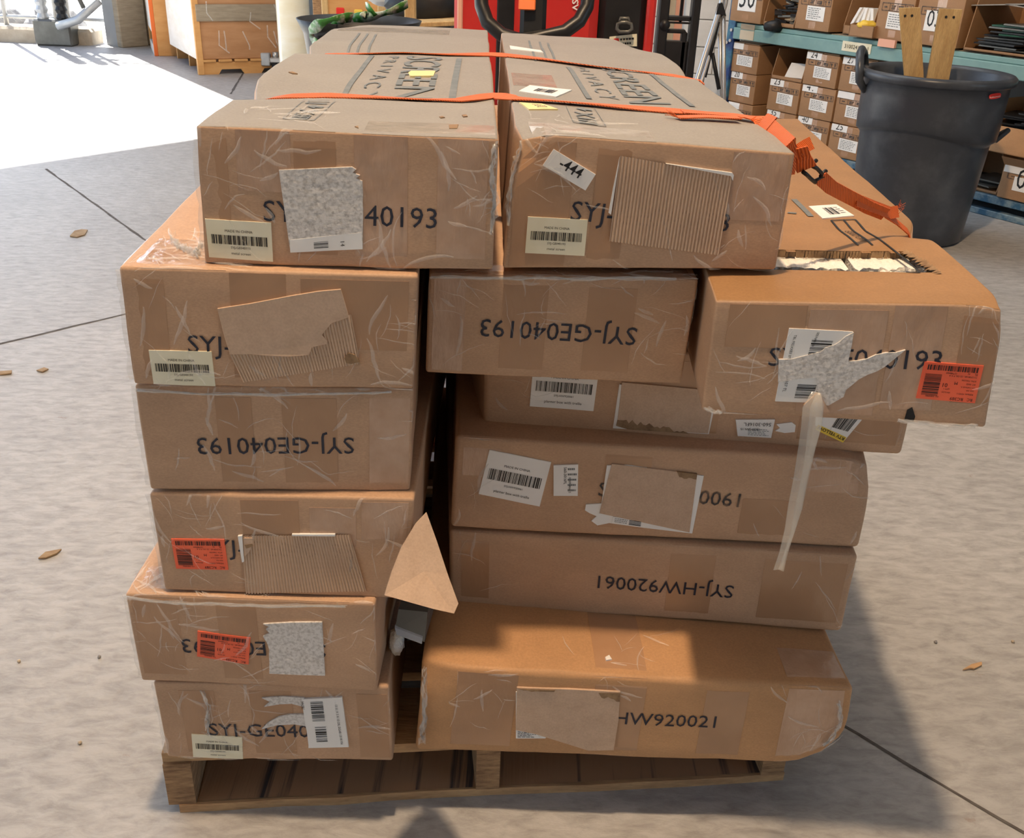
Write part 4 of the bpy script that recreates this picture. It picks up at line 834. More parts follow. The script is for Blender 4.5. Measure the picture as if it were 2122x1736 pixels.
# ------------------------------------------------------------------ parts rack with boxes
rk = thing('parts_rack', 'teal and blue steel rack full of small kraft boxes', 'rack', RP(-1, .5, 0))
ZZ = V((0, 0, 1))
def rbox(name, s0, s1, d0, d1, z0, z1, m, bev=.004, parent=None): return MB().box(RP(s0, d0, z0), RU*(s1-s0), RN*(d1-d0), ZZ*(z1-z0), bev).build(name, m, parent or rk)
for s_ in (-2.47, 1.2):
    for d_ in (0.0, 1.0): rbox('upright', s_, s_+.07, d_, d_+.07, 0, 2.6, M['blue'])
for z in (.745, 1.75):
    rbox('beam', -2.40, 1.2, -.012, .04, z, z+.075, M['teal']); rbox('beam_step', -2.40, 1.2, .015, .06, z+.075, z+.105, M['teal']); rbox('beam', -2.40, 1.2, .98, 1.03, z, z+.10, M['teal'])
    for k in range(9): rbox('deck_panel', -2.40+k*.40, -2.405+k*.40+.395, .05, .98, z+.09, z+.108, M['grey_plank'])
rbox('beam', -2.40, 1.2, -.01, .04, .075, .118, M['blue_deck']); rbox('shelf_deck', -2.40, 1.2, .03, 1.0, .10, .120, M['blue_deck']); rbox('floor_rail', -1.4, 1.2, -.01, .05, 0, .035, M['blue_deck'])
mb = MB()
for s_, z in ((-2.42, .80), (-2.42, .73), (-2.45, .715)): mb.tube([RP(s_, -.006, z), RP(s_, -.014, z)], .011, 10)
mb.build('bolt', M['silver'], rk)
def flat(name, s0, s1, z0, z1, d, m, parent, th=.002): return MB().box(RP(s0, d-th, z0), RU*(s1-s0), RN*th, ZZ*(z1-z0)).build(name, m, parent)
tg = flat('bin_tag', -1.445, -1.225, .770, .828, -.013, M['cream'], rk)
vs, fs = text2d('3100241-02 1', (.02, .02), (.20, .02)); ob('lettering', [RP(-1.445+p.x, -.0165, .768+p.y) for p in vs], fs, M['black'], tg)
flat('bin_tag', -2.33, -2.20, .75, .81, -.013, M['tan'], rk); flat('bin_tag', -2.33, -2.20, .815, .85, -.013, M['grey_plank'], rk); flat('red_clip', -1.17, -1.05, .825, .868, -.014, M['pink'], rk, .02)
flat('bin_tag', -.98, -.88, .76, .80, -.013, M['white'], rk)
def small_box(s0, z0, w_, h_, label, num=None, d0=0.0, dep=.42, skew=0, papers=True, open_top=False, mt='kraft_rack', tape=True, seed=1, icon=True, scr=None, grp='small kraft boxes on the parts rack'):
    a = RU*math.cos(skew)+RN*math.sin(skew); b = RN*math.cos(skew)-RU*math.sin(skew); o = RP(s0, d0, z0)
    p = [o, o+a*w_, o+a*w_+b*dep, o+b*dep]; cn = p+[q_+ZZ*h_ for q_ in p]
    c_ = Carton(cn, 'parts_box', label, 'box', mt, r=.004, amp=.0012, seed=seed, cell=.07, group=grp, skip=(lambda f, x, y: f == 'T') if open_top else None)
    W, H = c_.w, c_.h
    def dq(x0, x1, y0, y1, m_, nm, off=.002, tilt=0): return Decal(c_, [(x0*W, (y1+tilt)*H), (x1*W, y1*H), (x1*W, y0*H), (x0*W, (y0+tilt)*H)], 'F', m_, nm, off, px=False)
    if num is not None:
        d_ = dq(.02, .47, .80, 1.0, 'white', 'number_card', .003)
        if num: d_.text(num, .28, .22, .28+.22*len(num), bold=.0, hs=1.0, mt='black')
    if papers:
        d_ = dq(.30, .82, .24, .60, 'white', 'packing_slip', .003, .01); d_.rows(.08, .92, .1, .92, 6, seed)
    if scr:
        d_ = dq(.22, .80, .30, .72, 'white', 'handwritten_slip', .003); d_.text(scr, .08, .22, .92, bold=.0, hs=1.25)
    if icon:
        mb = MB(); x0, x1, y0, y1 = .10, .96, .63, .79
        def rc(xa, xb, ya, yb): mb.add([c_.S('F', x*W, y*H, .0022) for x, y in ((xa, ya), (xb, ya), (xb, yb), (xa, yb))], [(0, 1, 2, 3)])
        for y in (y0, y1): rc(x0, x1, y-.008, y+.008)
        for k in range(5): x = x0+(x1-x0)*k/4; rc(x-.006, x+.006, y0, y1)
        for k in (.80, .90): rc(k-.012, k+.012, y0+.03, y1-.07); mb.add([c_.S('F', x*W, y*H, .0022) for x, y in ((k-.035, y1-.07), (k+.035, y1-.07), (k, y1-.02))], [(0, 1, 2)])
        rc(.36, .46, .66, .70); mb.add([c_.S('F', x*W, y*H, .0022) for x, y in ((.35, .75), (.49, .75), (.42, .66))], [(0, 1, 2)]); rc(.56, .70, .66, .75); rc(.16, .24, .69, .72)
        mb.build('handling_icons', M['ink_faded'], c_.root)
    if tape: c_.tape(.40, .60, .0, .22, 'tape'); c_.tape(.42, .62, .62, .98, 'tape_pale')
    if open_top:
        q_ = cn[4:]
        mb = MB(); mb.box(q_[0], (q_[1]-q_[0]), ZZ*.05-b*.05, b*.003); mb.build('flap', M[mt], c_.root); MB().box(q_[0], b*dep, ZZ*.06-a*.03, a*.003).build('flap', M[mt], c_.root)
    return c_
def flaps(c_, seed):   # lifted lid flaps on a closed-up box
    rn_ = random.Random(seed); q_ = c_.c[4:]; a = (q_[1]-q_[0]); b = q_[3]-q_[0]
    for s_, e_ in ((.02, .49), (.51, .98)):
        lo = q_[0]+a*s_+ZZ*.003; up = ZZ*rn_.uniform(.005, .025)
        MB().hexa([lo, lo+a*(e_-s_), lo+a*(e_-s_)+b*.98+up, lo+b*.98+up*.3, lo+ZZ*.004, lo+a*(e_-s_)+ZZ*.004, lo+a*(e_-s_)+b*.98+up+ZZ*.004, lo+b*.98+up*.3+ZZ*.004]).build('lid_flap', c_.body.data.materials[0], c_.root)
LS = [(-2.44, .528, .285, .19, 'parts box at the top left end of the rack’s lower bay, blank card', '', 1), (-1.735, .530, .27, .20, 'top-row rack box carded 24, right of the open-fronted one', '24', 3), (-1.445, .530, .27, .20, 'top-row rack box carded 27, its right side behind the bin handle', '27', 4),
      (-2.40, .325, .245, .20, 'middle-row rack box carded 20 at the left end', '20', 5), (-2.015, .325, .27, .20, 'middle-row rack box carded 23, directly below the open-fronted one', '23', 6), (-1.735, .325, .28, .20, 'middle-row rack box carded 41, directly below 24', '41', 7), (-1.445, .325, .29, .20, 'parts box with a torn blank card right of box 41', '', 8),
      (-2.38, .121, .24, .20, 'half-hidden parts box below box 20', '', 9), (-2.01, .121, .26, .20, 'bottom-row rack box carded 35, mostly hidden by the load', '35', 10), (-1.735, .121, .27, .20, 'bottom-row rack box carded 40, behind the loose strap end', '40', 11), (-1.44, .121, .28, .20, 'bottom-row rack box carded 25, left of the bin', '25', 12)]
for s_, z, w_, h_, lb, nm, sd in LS:
    c_ = small_box(s_, z, w_, h_, lb, nm, d0=.01+.006*(sd % 3), skew=.0, seed=sd)
    if z > .5: flaps(c_, sd)
# open-fronted box between
def tray(s0, z0, w_, h_, dep, label, d0=.0, mt='kraft_rack', fill=None, front=.3, seed=1, cat='box', grp='open kraft boxes on the parts rack'):
    t_ = thing('open_box', label, cat, RP(s0+w_/2, d0+dep/2, z0), grp); th = .005; m_ = M[mt]
    MB().box(RP(s0, d0, z0), RU*w_, RN*dep, ZZ*th).build('bottom_panel', m_, t_)
    for s_ in (s0, s0+w_-th): MB().prism([RP(s_, d0, z0), RP(s_, d0+dep, z0), RP(s_, d0+dep, z0+h_), RP(s_, d0+.04, z0+h_), RP(s_, d0, z0+h_*front)], RU*th).build('side_panel', m_, t_)
    MB().box(RP(s0, d0+dep-th, z0), RU*w_, RN*th, ZZ*h_).build('back_panel', m_, t_); MB().box(RP(s0, d0, z0), RU*w_, RN*th, ZZ*h_*front).build('front_panel', m_, t_)
    rn_ = random.Random(seed)
    if fill:
        for k in range(fill[0]):
            L, w2, h2 = [rn_.uniform(*r_) for r_ in fill[1]]; c = RP(s0+.03+rn_.random()*(w_-.06), d0+.04+rn_.random()*min(.12, dep-.08), z0+.01+(h_*fill[3])*k/fill[0]); a = rn_.uniform(-.8, .8); t2 = rn_.uniform(-.3, .3)
            ex = (RU*math.cos(a)+RN*math.sin(a))*math.cos(t2)+ZZ*math.sin(t2); ey = (RN*math.cos(a)-RU*math.sin(a)); ez = ex.cross(ey)
            o = MB().box(c-ex*L/2-ey*w2/2, ex*L, ey*w2, ez*h2, .001).build(fill[4], M[rn_.choice(fill[2])], None); tag(o, fill[5], fill[6], fill[7])
    return t_
tray(-2.02, .528, .27, .19, .42, 'open-fronted parts box left of box 24, with a paper slip inside', .02, front=.12, seed=2)
o = MB().box(RP(-1.93, .05, .545), RU*.13+RN*.05, ZZ*.09+RN*.05, RN*.002).build('paper_slip', M['white']); tag(o, 'white paper slip inside the open-fronted parts box', 'paper')
# upper shelf
c_ = small_box(-2.46, .858, .29, .24, 'upper-shelf box at the rack’s left end, slip marked 30', None, papers=False, scr='30', seed=21, dep=.5)
tray(-2.15, .858, .27, .24, .5, 'open box of dark brackets on the upper shelf, left of a closed box', .01, front=.10, seed=3, fill=(26, ((.06, .14), (.02, .05), (.006, .02)), ['dark', 'dark', 'metal_grey', 'tan'], .75, 'steel_bracket', 'small dark bracket heaped in the open upper-shelf box', 'bracket', 'brackets in the open box'))
lump('black_bundle', RP(-2.03, -.02, .86), .055, M['dark'], None, 4, (1.2, .8, .7)); tag(bpy.data.objects['black_bundle'], 'black cable bundle spilling over the rack beam', 'bundle')
lump('plastic_bag', RP(-1.98, .12, 1.06), .07, M['cream'], None, 5, (1.1, .8, .7)); tag(bpy.data.objects['plastic_bag'], 'crumpled cream plastic bag on top of the open box of brackets', 'bag')
small_box(-1.865, .862, .28, .24, 'closed upper-shelf box standing left of the open box of yellow parts', None, seed=22, dep=.5)
tray(-1.52, .862, .22, .20, .5, 'open box of white sleeves on the upper shelf', .06, front=.25, seed=5)
for k in range(7):
    c0 = RP(-1.49+.026*k, .08+.012*(k % 3), .92); o = MB().box(c0, RU*.022, RN*.05, ZZ*.10+RN*.02-RU*.012*(k-3), .002).build('paper_sleeve', M['white']); tag(o, 'pale paper sleeve upright in the open upper-shelf box', 'sleeve', 'sleeves in the open box')
tray(-1.40, .862, .18, .075, .13, 'small open box of yellow parts at the beam edge', -.03, front=.9, seed=6)
o = lump('yellow_parts', RP(-1.31, .02, .93), .05, M['goldstuff'], None, 8, (1.3, .8, .5)); o['kind'] = 'stuff'; tag(o, 'heap of tiny yellow parts in the small open box', 'parts')
small_box(-1.235, .862, .25, .26, 'upper-shelf box with a plain printed slip, left of the planks', None, seed=23, dep=.5)
small_box(-.965, .862, .30, .26, 'upper-shelf box with slip 036 between the planks', None, papers=False, scr='036', seed=24, dep=.5)
def pile(s0, z0, w_, n, label, d0=.02, mts=('dark', 'metal_grey', 'green_p'), seed=1, cat='sheet', grp=None, L=(.18, .3)):
    rn_ = random.Random(seed)
    for k in range(n):
        l_ = rn_.uniform(*L); a = rn_.uniform(-.25, .25); ex = RU*math.cos(a)+RN*math.sin(a); ey = RN*math.cos(a)-RU*math.sin(a)
        o = MB().box(RP(s0+rn_.random()*max(.01, w_-l_), d0+rn_.random()*.05, z0+k*.011), ex*l_, ey*.25, ZZ*.008+ex*rn_.uniform(-.01, .01)).build('flat_sheet', M[rn_.choice(mts)]); tag(o, label, cat, grp)
M['green_p'] = mat('dark_green_plastic', (.02, .09, .06), .4)
tray(-.63, .862, .42, .26, .5, 'open-fronted upper-shelf box of green sheets right of the planks', .02, front=.05, seed=7)
pile(-.61, .875, .38, 13, 'dark flat sheet stacked in the open box right of the planks', .05, grp='sheets in the rack boxes')
tray(-.18, .862, .5, .26, .5, 'open-fronted upper-shelf box at the right edge of the picture', .0, front=.12, seed=8)
pile(-.14, .88, .4, 8, 'dark flat sheet in the open box at the right edge', .05, ('dark', 'metal_grey', 'kraft_raw'), 5, grp='sheets in the rack boxes')
for k, (s_, a) in enumerate(((-.50, .2), (-.30, -.15))): o = MB().box(RP(s_-.16, .05, 1.09+.02*k), RU*.34+ZZ*a*.15, RN*.3, ZZ*.006).build('cardboard_sheet', M['kraft_pale']); tag(o, ('pale cardboard sheet lying on the box of green sheets' if k == 0 else 'bent cardboard sheet above the box at the right edge'), 'cardboard')
# lower bay right of the bin
small_box(-1.09, .121, .26, .17, 'sagging parts box partly hidden by the bin', None, papers=True, seed=31, skew=.12, icon=False)
tray(-.62, .121, .40, .19, .42, 'open dark-bottomed box on the low shelf right of the bin', .02, front=.08, seed=9)
pile(-.6, .13, .34, 4, 'dark flat sheet in the low box right of the bin', .08, ('dark', 'metal_grey'), 9, grp='sheets in the rack boxes')
small_box(-.195, .124, .36, .18, 'parts box with slip 036 at the right edge of the low shelf', '', d0=-.02, papers=False, scr='036', seed=32, open_top=True)
tray(-.40, .36, .52, .26, .42, 'crushed open box stacked above the low boxes at right', -.03, front=.55, mt='kraft_warm', seed=10)
pile(-.36, .40, .44, 16, 'dark film sheet bundled in the crushed box at right', .02, ('dark', 'dark', 'metal_grey'), 11, grp='sheets in the rack boxes', L=(.25, .4))
c_ = small_box(-.74, .33, .30, .05, 'collapsed flat box lying on the low shelf right of the bin', None, papers=False, icon=False, tape=False, seed=33, skew=-.1)
# ------------------------------------------------------------------ red pallet stacker behind the load
sk = thing('pallet_stacker', 'red and black walk-behind pallet stacker with a black loop handle', 'stacker', (0.1, 3.7, 0))
y0 = 3.45
def xz(px, py, y): p_ = ony(px, py, y); return p_
def pbox(name, x0, x1, ya, yb, z0, z1, m, bev=.01, parent=None): return MB().box((x0, ya, z0), (x1-x0, 0, 0), (0, yb-ya, 0), (0, 0, z1-z0), bev).build(name, m, parent or sk)
xl, xm, xr = ony(940, 30, y0).x, ony(1241, 30, y0).x, ony(1358, 50, y0).x
pbox('drive_cover', xl, xm, y0, 4.2, .08, 1.62, M['red'], .03); pbox('side_rib', xl+.012, xl+.03, y0-.012, y0+.02, .1, 1.6, M['pink'], .004)
pbox('battery_box', xm+.002, xr-.03, y0+.02, 4.2, .08, 1.45, M['dark'], .02); pbox('red_edge', xr-.03, xr, y0+.01, 4.2, .08, 1.45, M['red'], .008)
pbox('drive_cover_recess', ony(1030, 20, y0).x, ony(1066, 20, y0).x, y0-.008, y0+.05, .9, 1.6, M['dark'], .004)
for x in (-.10, .30): mb = MB(); mb.tube([V((x, 3.7, .08)), V((x+.08, 3.7, .08))], .08, 20); mb.build('wheel', M['rubber'], sk)
# latch handle and sticker on the battery box
def fr(px, py, y=y0-.002): return ony(px, py, y)
mb = MB(); mb.tube([fr(x, y, y0-.012) for x, y in ((1280, 50), (1278, 60), (1284, 66), (1302, 66), (1310, 60), (1308, 50), (1298, 46), (1288, 46))], .006, 8, closed=True); mb.tube([fr(x, y, y0-.006) for x, y in ((1284, 46), (1286, 38), (1302, 38), (1304, 46))], .006, 8); mb.build('latch', M['metal_grey'], sk, True)
sg = ob('warning_sticker', [fr(x, y, y0+.012) for x, y in ((1263, 76), (1320, 70), (1320, 96), (1262, 96))]+[fr(x, y, y0+.019) for x, y in ((1263, 76), (1320, 70), (1320, 96), (1262, 96))], [(3, 2, 1, 0), (0, 1, 5, 4), (1, 2, 6, 5), (2, 3, 7, 6), (3, 0, 4, 7)], M['cream'], sk)
ob('red_mark', [fr(x, y, y0+.010) for x, y in ((1272, 80), (1282, 79), (1283, 87), (1272, 88))], [(3, 2, 1, 0)], M['redsign'], sg)
for yy, n_ in ((80, 30), (89, 24)):      # two lines of print too small to read
    vs = []; fs = []
    for k in range(5): a_ = 1285+n_*k/5; vs += [fr(x_, y_-(x_-1285)*.08, y0+.0095) for x_, y_ in ((a_, yy+4), (a_+n_/5-1.5, yy+4), (a_+n_/5-1.5, yy), (a_, yy))]; fs.append((4*k, 4*k+1, 4*k+2, 4*k+3))
    ob('small_print', vs, fs, M['black'], sg)
vs, fs = text2d('SV', (0, 0), (0, -24), 1.0, .02); o = ob('brand_lettering', [fr(1186+p.x*.8, 2-p.y-3, y0-.004) for p in vs], fs, M['white'], sk)
# tiller: arm, orange collar and loop
yt = 3.12
lp = [(1080, 84), (1040, 72), (1010, 46), (998, 12), (996, -24), (1002, -60), (1030, -88), (1108, -98), (1186, -84), (1212, -56), (1220, -22), (1216, 14), (1200, 44), (1170, 66), (1130, 76)]
tl = ob('tiller_mount', *(lambda b_: (b_.v, b_.f))(MB().tube([ony(1104, 150, 3.5), ony(1104, 95, 3.25), ony(1104, 60, yt)], .03, 10)), M['dark'], sk, True)
MB().tube([ony(x, y, yt-.02+.0006*(80-y)) for x, y in lp], .021, 12, closed=True).build('loop_handle', M['rubber'], sk, True)
MB().box(ony(1076, 80, yt)+V((0, -.02, 0)), V((ony(1130, 80, yt).x-ony(1076, 80, yt).x, 0, 0)), V((0, .05, 0)), V((0, .05, .24)), .012).build('control_head', M['rubber'], sk)
MB().box(ony(1075, 19, yt)+V((-.001, -.028, 0)), V((ony(1110, 19, yt).x-ony(1075, 19, yt).x, 0, 0)), V((0, .03, 0)), V((0, .012, .028)), .003).build('orange_button', M['orange_p'], sk)
# ------------------------------------------------------------------ black mast beside the stacker
ms = thing('lift_mast', 'black steel lift mast standing right of the red stacker', 'mast', (.65, 4.7, 0)); ym = 4.55
def post(name, xa, xb, ya, m, parent, y, z0=0, z1=None, th=.08):    # upright bounded by image columns at row ya
    a, b = ony(xa, ya, y), ony(xb, ya, y); return MB().box((a.x, y, z0), (b.x-a.x, 0, 0), (0, th, 0), (0, 0, (z1 or 1.9)-z0), .006).build(name, m, parent)
post('channel', 1433, 1450, 40, M['dark'], ms, ym); post('channel', 1362, 1384, 60, M['dark'], ms, ym)
a, b = ony(1384, 40, ym), ony(1432, 40, ym)
def bar(py0, py1, xa=a.x, xb=b.x, y=ym): z1, z0 = ony(1408, py0, y).z, ony(1408, py1, y).z; return MB().box((xa, y+.01, z0), (xb-xa, 0, 0), (0, .05, 0), (0, 0, z1-z0), .004).build('cross_bar', M['dark'], ms)
bar(34, 44); bar(47, 50); bar(62, 70, a.x, a.x+(b.x-a.x)*.85); bar(86, 180); post('inner_rail', 1409, 1415, 30, M['dark'], ms, ym+.02, ony(1408, 48, ym).z, 1.9, .03); post('side_plate', 1412, 1424, 80, M['dark'], ms, ym+.01, 0, ony(1408, 66, ym).z, .05)
MB().tube([V((a.x-.01, ym-.005, ony(1390, 52, ym).z)), V((a.x-.01, ym+.06, ony(1390, 52, ym).z))], .022, 14).build('chain_roller', M['dark'], ms, True)
for k in (0, 1): MB().box((a.x-.05+k*.16, ym+.08, .02), (.06, 0, 0), (0, .6, 0), (0, 0, .04), .006).build('fork', M['dark'], ms)
# boards leaning on the block wall
def lean(name, x0, x1, py, y, m, label, cat, th=.03): a_, b_ = ony(x0, py, y), ony(x1, py, y); return tag(MB().box((a_.x, y, 0), (b_.x-a_.x, 0, 0), (0, th, 0), (0, .12, 2.0), .003).build(name, M[m]), label, cat)
lean('steel_post', 1378, 1386, 20, 7.75, 'blue', 'blue steel post seen through the black mast', 'post', .06); lean('tan_board', 1386, 1402, 20, 7.8, 'tan', 'tan board leaning on the white block wall behind the mast', 'board'); lean('salmon_board', 1402, 1419, 20, 7.85, 'pink', 'salmon pink board leaning on the white block wall', 'board')
# ------------------------------------------------------------------ silver folding stand
fs_ = thing('folding_stand', 'folded silver tube stand with black hinges against the block wall', 'stand', ony(1470, 250, 7.3)); yb = 7.2
def floorp(px, y): p_ = ony(px, 200, y); p_.z = 0; return p_
MB().tube([ony(1507, -60, yb), ony(1495, 8, yb), ony(1440, 180, yb-.15), ony(1425, 228, yb-.2)], .021, 10).build('tube_leg', M['silver'], fs_, True); MB().tube([ony(1515, -60, yb+.04), ony(1504, 8, yb+.04), ony(1450, 180, yb-.1), ony(1436, 228, yb-.15)], .014, 10).build('tube_leg', M['silver'], fs_, True)
MB().tube([ony(1492, 28, yb), ony(1493, 205, yb), ony(1493, 262, yb)], .016, 10).build('tube_leg', M['silver'], fs_, True); MB().tube([ony(1500, 30, yb+.05), ony(1501, 205, yb+.05), ony(1501, 262, yb+.05)], .013, 10).build('tube_leg', M['silver'], fs_, True)
for p_, q_ in (((1488, 45), (1460, 160)), ((1476, 70), (1452, 180)), ((1476, 110), (1490, 185))): MB().tube([ony(*p_, yb-.03), ony(*q_, yb-.06)], .014, 8).build('brace', M['dark'], fs_, True)
MB().prism([ony(x, y, yb-.04) for x, y in ((1484, 30), (1490, 8), (1497, 5), (1503, 24), (1505, 34), (1497, 30))], V((0, .05, 0))).build('hinge', M['dark'], fs_)
# ------------------------------------------------------------------ crates by the door
def crate_frame(o, b): 
    return V(o), V((math.cos(b), math.sin(b), 0)), V((-math.sin(b), math.cos(b), 0))
o, e1, e2 = crate_frame((-3.16, 9.98, 0), math.radians(29)); W_, L_, T_ = .98, 1.35, 1.35
cr_ = thing('plywood_crate', 'large film-wrapped plywood crate with a grey plank round it', 'crate', o+e1*W_/2+e2*L_/2)
def cbx(name, a, b, z0, z1, la, lb, m, bev=.004, parent=None): return MB().box(o+e1*a+e2*b+ZZ*z0, e1*la, e2*lb, ZZ*(z1-z0), bev).build(name, m, parent or cr_)
cbx('side_panel', .0, .03, .14, T_, .03, L_-.06, M['ply_white']); cbx('front_panel', .05, .02, .14, .50, W_-.1, .03, M['ply_brown']); cbx('front_panel', .05, .02, .62, T_, W_-.1, .03, M['ply_brown']); cbx('plank_band', .03, -.01, .485, .635, W_-.02, .03, M['grey_plank'])
cbx('corner_batten', 0, 0, .0, T_, .06, .05, M['ply']); cbx('corner_batten', W_-.05, 0, .14, T_, .05, .05, M['ply']); cbx('back_panel', .03, L_-.05, .14, T_, W_-.06, .03, M['ply']); cbx('side_panel', W_-.03, .04, .14, T_, .03, L_-.1, M['ply']); cbx('lid', 0, 0, T_, T_+.02, W_, L_, M['ply'])
for k in range(6): cbx('pallet_slat', .05+k*.155, .0, .115, .138, .13, L_, M['ply'])
for b in (.02, L_/2, L_-.07):
    mb = MB(); P = [o+e1*x+e2*b+ZZ*z for x, z in ((.06, .0), (.20, .0), (.23, .045), (.42, .045), (.45, .0), (.62, .0), (.65, .045), (.82, .045), (.85, 0), (W_, 0), (W_, .113), (.06, .113))]; mb.prism(P, e2*.04); mb.build('stringer', M['ply'], cr_)
mb = MB(); rn_ = random.Random(4)
for k in range(10): a = rn_.uniform(.1, .85); z = rn_.uniform(.35, .85); mb.ribbon([o+e1*a-e2*.012+ZZ*z, o+e1*(a+rn_.uniform(-.03, .06))-e2*.014+ZZ*(z-rn_.uniform(.06, .14)), o+e1*(a+rn_.uniform(0, .1))-e2*.012+ZZ*(z-rn_.uniform(.15, .22))], e1, .012, .001)
mb.build('film_wrinkle', M['film'], cr_)['kind'] = 'stuff'
o, e1, e2 = crate_frame((-4.02, 11.25, 0), math.radians(22)); cr_ = thing('plywood_crate', 'orange-edged plywood crate tucked beside the door post', 'crate', o+e1*.3+e2*.4); 
cbx('side_panel', .0, .06, .24, 1.5, .03, .75, M['ply_white']); cbx('edge_board', 0, 0, 0, 1.5, .04, .05, M['orange_p']); cbx('front_panel', .04, .0, 0, 1.5, .55, .03, M['ply']); cbx('corner_batten', .0, .76, 0, 1.5, .05, .06, M['ply']); cbx('floor_plank', .0, .06, 0, .10, .08, .70, M['ply_white']); cbx('back_panel', .45, .06, .0, 1.5, .03, .7, M['dark']); cbx('latch', .40, -.015, .50, .60, .08, .015, M['metal_grey'])  # back panel is black: the shade inside the crate put into its colour
# round painted column
cc = ony(613, 125, 9.7); cc.z = 0
tag(MB().lathe([(.16, 0), (.15, .02), (.145, ZC)], cc, 32, True).build('round_column', M['post_paint'], None, True), 'round cream painted column right of the wrapped crate', 'column')
# caster dolly
p0 = onz(566, 152); cd = thing('caster_dolly', 'small steel caster dolly on the floor by the wrapped crate', 'dolly', p0)
MB().box(p0+V((-.11, -.02, .07)), V((.09, 0, 0)), V((0, .35, 0)), V((0, 0, .12)), .008).build('frame_bar', M['galv'], cd); MB().tube([p0+V((.0, .0, .05)), p0+V((.05, 0, .05))], .055, 18).build('wheel', M['rubber'], cd, True); MB().box(p0+V((-.02, -.03, .10)), V((.12, 0, 0)), V((0, .1, 0)), V((0, 0, .05)), .01).build('fork_bracket', M['silver'], cd); MB().tube([p0+V((.03, .02, .14)), p0+V((.03, .02, .20))], .03, 14).build('swivel', M['silver'], cd, True)
# ------------------------------------------------------------------ things behind the far end of the load
kb = thing('wood_cabinet', 'orange-brown wooden cabinet with red and yellow stickers', 'cabinet', ony(760, 60, 7.6)); yk = 7.4
def vbox(name, x0, x1, py0, py1, y, th, m, parent, toz=None):
    A_, B_ = ony(x0, py1, y), ony(x1, py0, y); return MB().box((A_.x, y, toz if toz is not None else A_.z), (B_.x-A_.x, 0, 0), (0, th, 0), (0, 0, B_.z-(toz if toz is not None else A_.z)), .006).build(name, m, parent)
kb.location.z = 0
vbox('cabinet_body', 676, 832, -60, 60, yk, .6, M['ply'], kb, 0.0); vbox('edge_strip', 668, 677, -60, 60, yk-.01, .6, M['lumber'], kb, 0.0)
vbox('red_sticker', 697, 713, 16, 33, yk-.006, .004, M['redsign'], kb); vbox('yellow_sticker', 734, 751, 20, 28, yk-.006, .004, M['yellow'], kb)
o = vbox('timber_post', 650, 668, -60, 60, 8.2, .15, M['wood_end'], None, 0.0); tag(o, 'dark rough timber post between the column and the cabinet', 'post')
o = vbox('timber_post', 783, 803, -60, 60, 7.1, .1, M['lumber'], None, 0.0); tag(o, 'pale timber post in front of the wooden cabinet', 'post')
sf = thing('timber_shelf', 'open timber shelf with a black load behind the left carton', 'shelf', ony(880, 60, 5.6)); sf.location.z = 0
vbox('upright', 838, 860, -60, 60, 5.3, .06, M['lumber'], sf, 0.0); vbox('upright', 938, 944, -60, 60, 5.9, .06, M['lumber'], sf, 0.0)
A_ = ony(806, 46, 5.45); B_ = ony(945, 40, 5.45); MB().box((A_.x, 5.4, A_.z-.03), (B_.x-A_.x, .1, .02), (0, .5, 0), (0, 0, .025), .004).build('shelf_board', M['lumber'], sf)
o = lump('black_sack', ony(885, 14, 5.8), .17, M['dark'], None, 3, (1.35, .8, .75)); tag(o, 'black plastic sack on the timber shelf', 'sack')
o = lump('white_bag', ony(800, -6, 6.0), .085, M['white'], None, 7, (1.2, .8, .6)); tag(o, 'crumpled white bag beside the timber shelf', 'bag')
# black tub with green leaf-printed plastic
tb = thing('plastic_tub', 'shallow black plastic tub behind the top left carton', 'tub', ony(745, 60, 4.6)); q = ony(745, 55, 4.75); tb.location = (q.x, q.y, 0)
MB().lathe([(.12, 0), (.14, .02), (.24, q.z-.04), (.27, q.z+.03), (.28, q.z+.03), (.25, q.z-.03), (.13, .05), (.001, .05)], (q.x, q.y, 0), 32).build('tub_body', M['dark'], tb, True)
gb = thing('leaf_print_plastic', 'green and white leaf-printed plastic draped over the black tub', 'plastic', q)
def gr(P, ws, y, k): mb = MB(); mb.ribbon(dens([ony(px, py, y+.06*math.sin(i*1.3+k)) for i, (px, py) in enumerate(P)], 3), V((.15, -.55, .8)), [ws*(.7+.3*math.sin(i)) for i in range((len(P)-1)*3+1)], .004); return mb.build('plastic_strip', M['green'], gb, True)
gr([(662, 95), (648, 84), (644, 64), (664, 48), (694, 38), (730, 36)], .05, 4.5, 0); gr([(664, 92), (676, 70), (690, 52), (712, 40)], .035, 4.55, 1); gr([(730, 38), (775, 33), (810, 24), (845, 8)], .05, 4.7, 2); gr([(758, 10), (768, 20), (778, 32)], .035, 4.6, 3); gr([(750, 36), (757, 30), (764, 26)], .04, 4.65, 4)
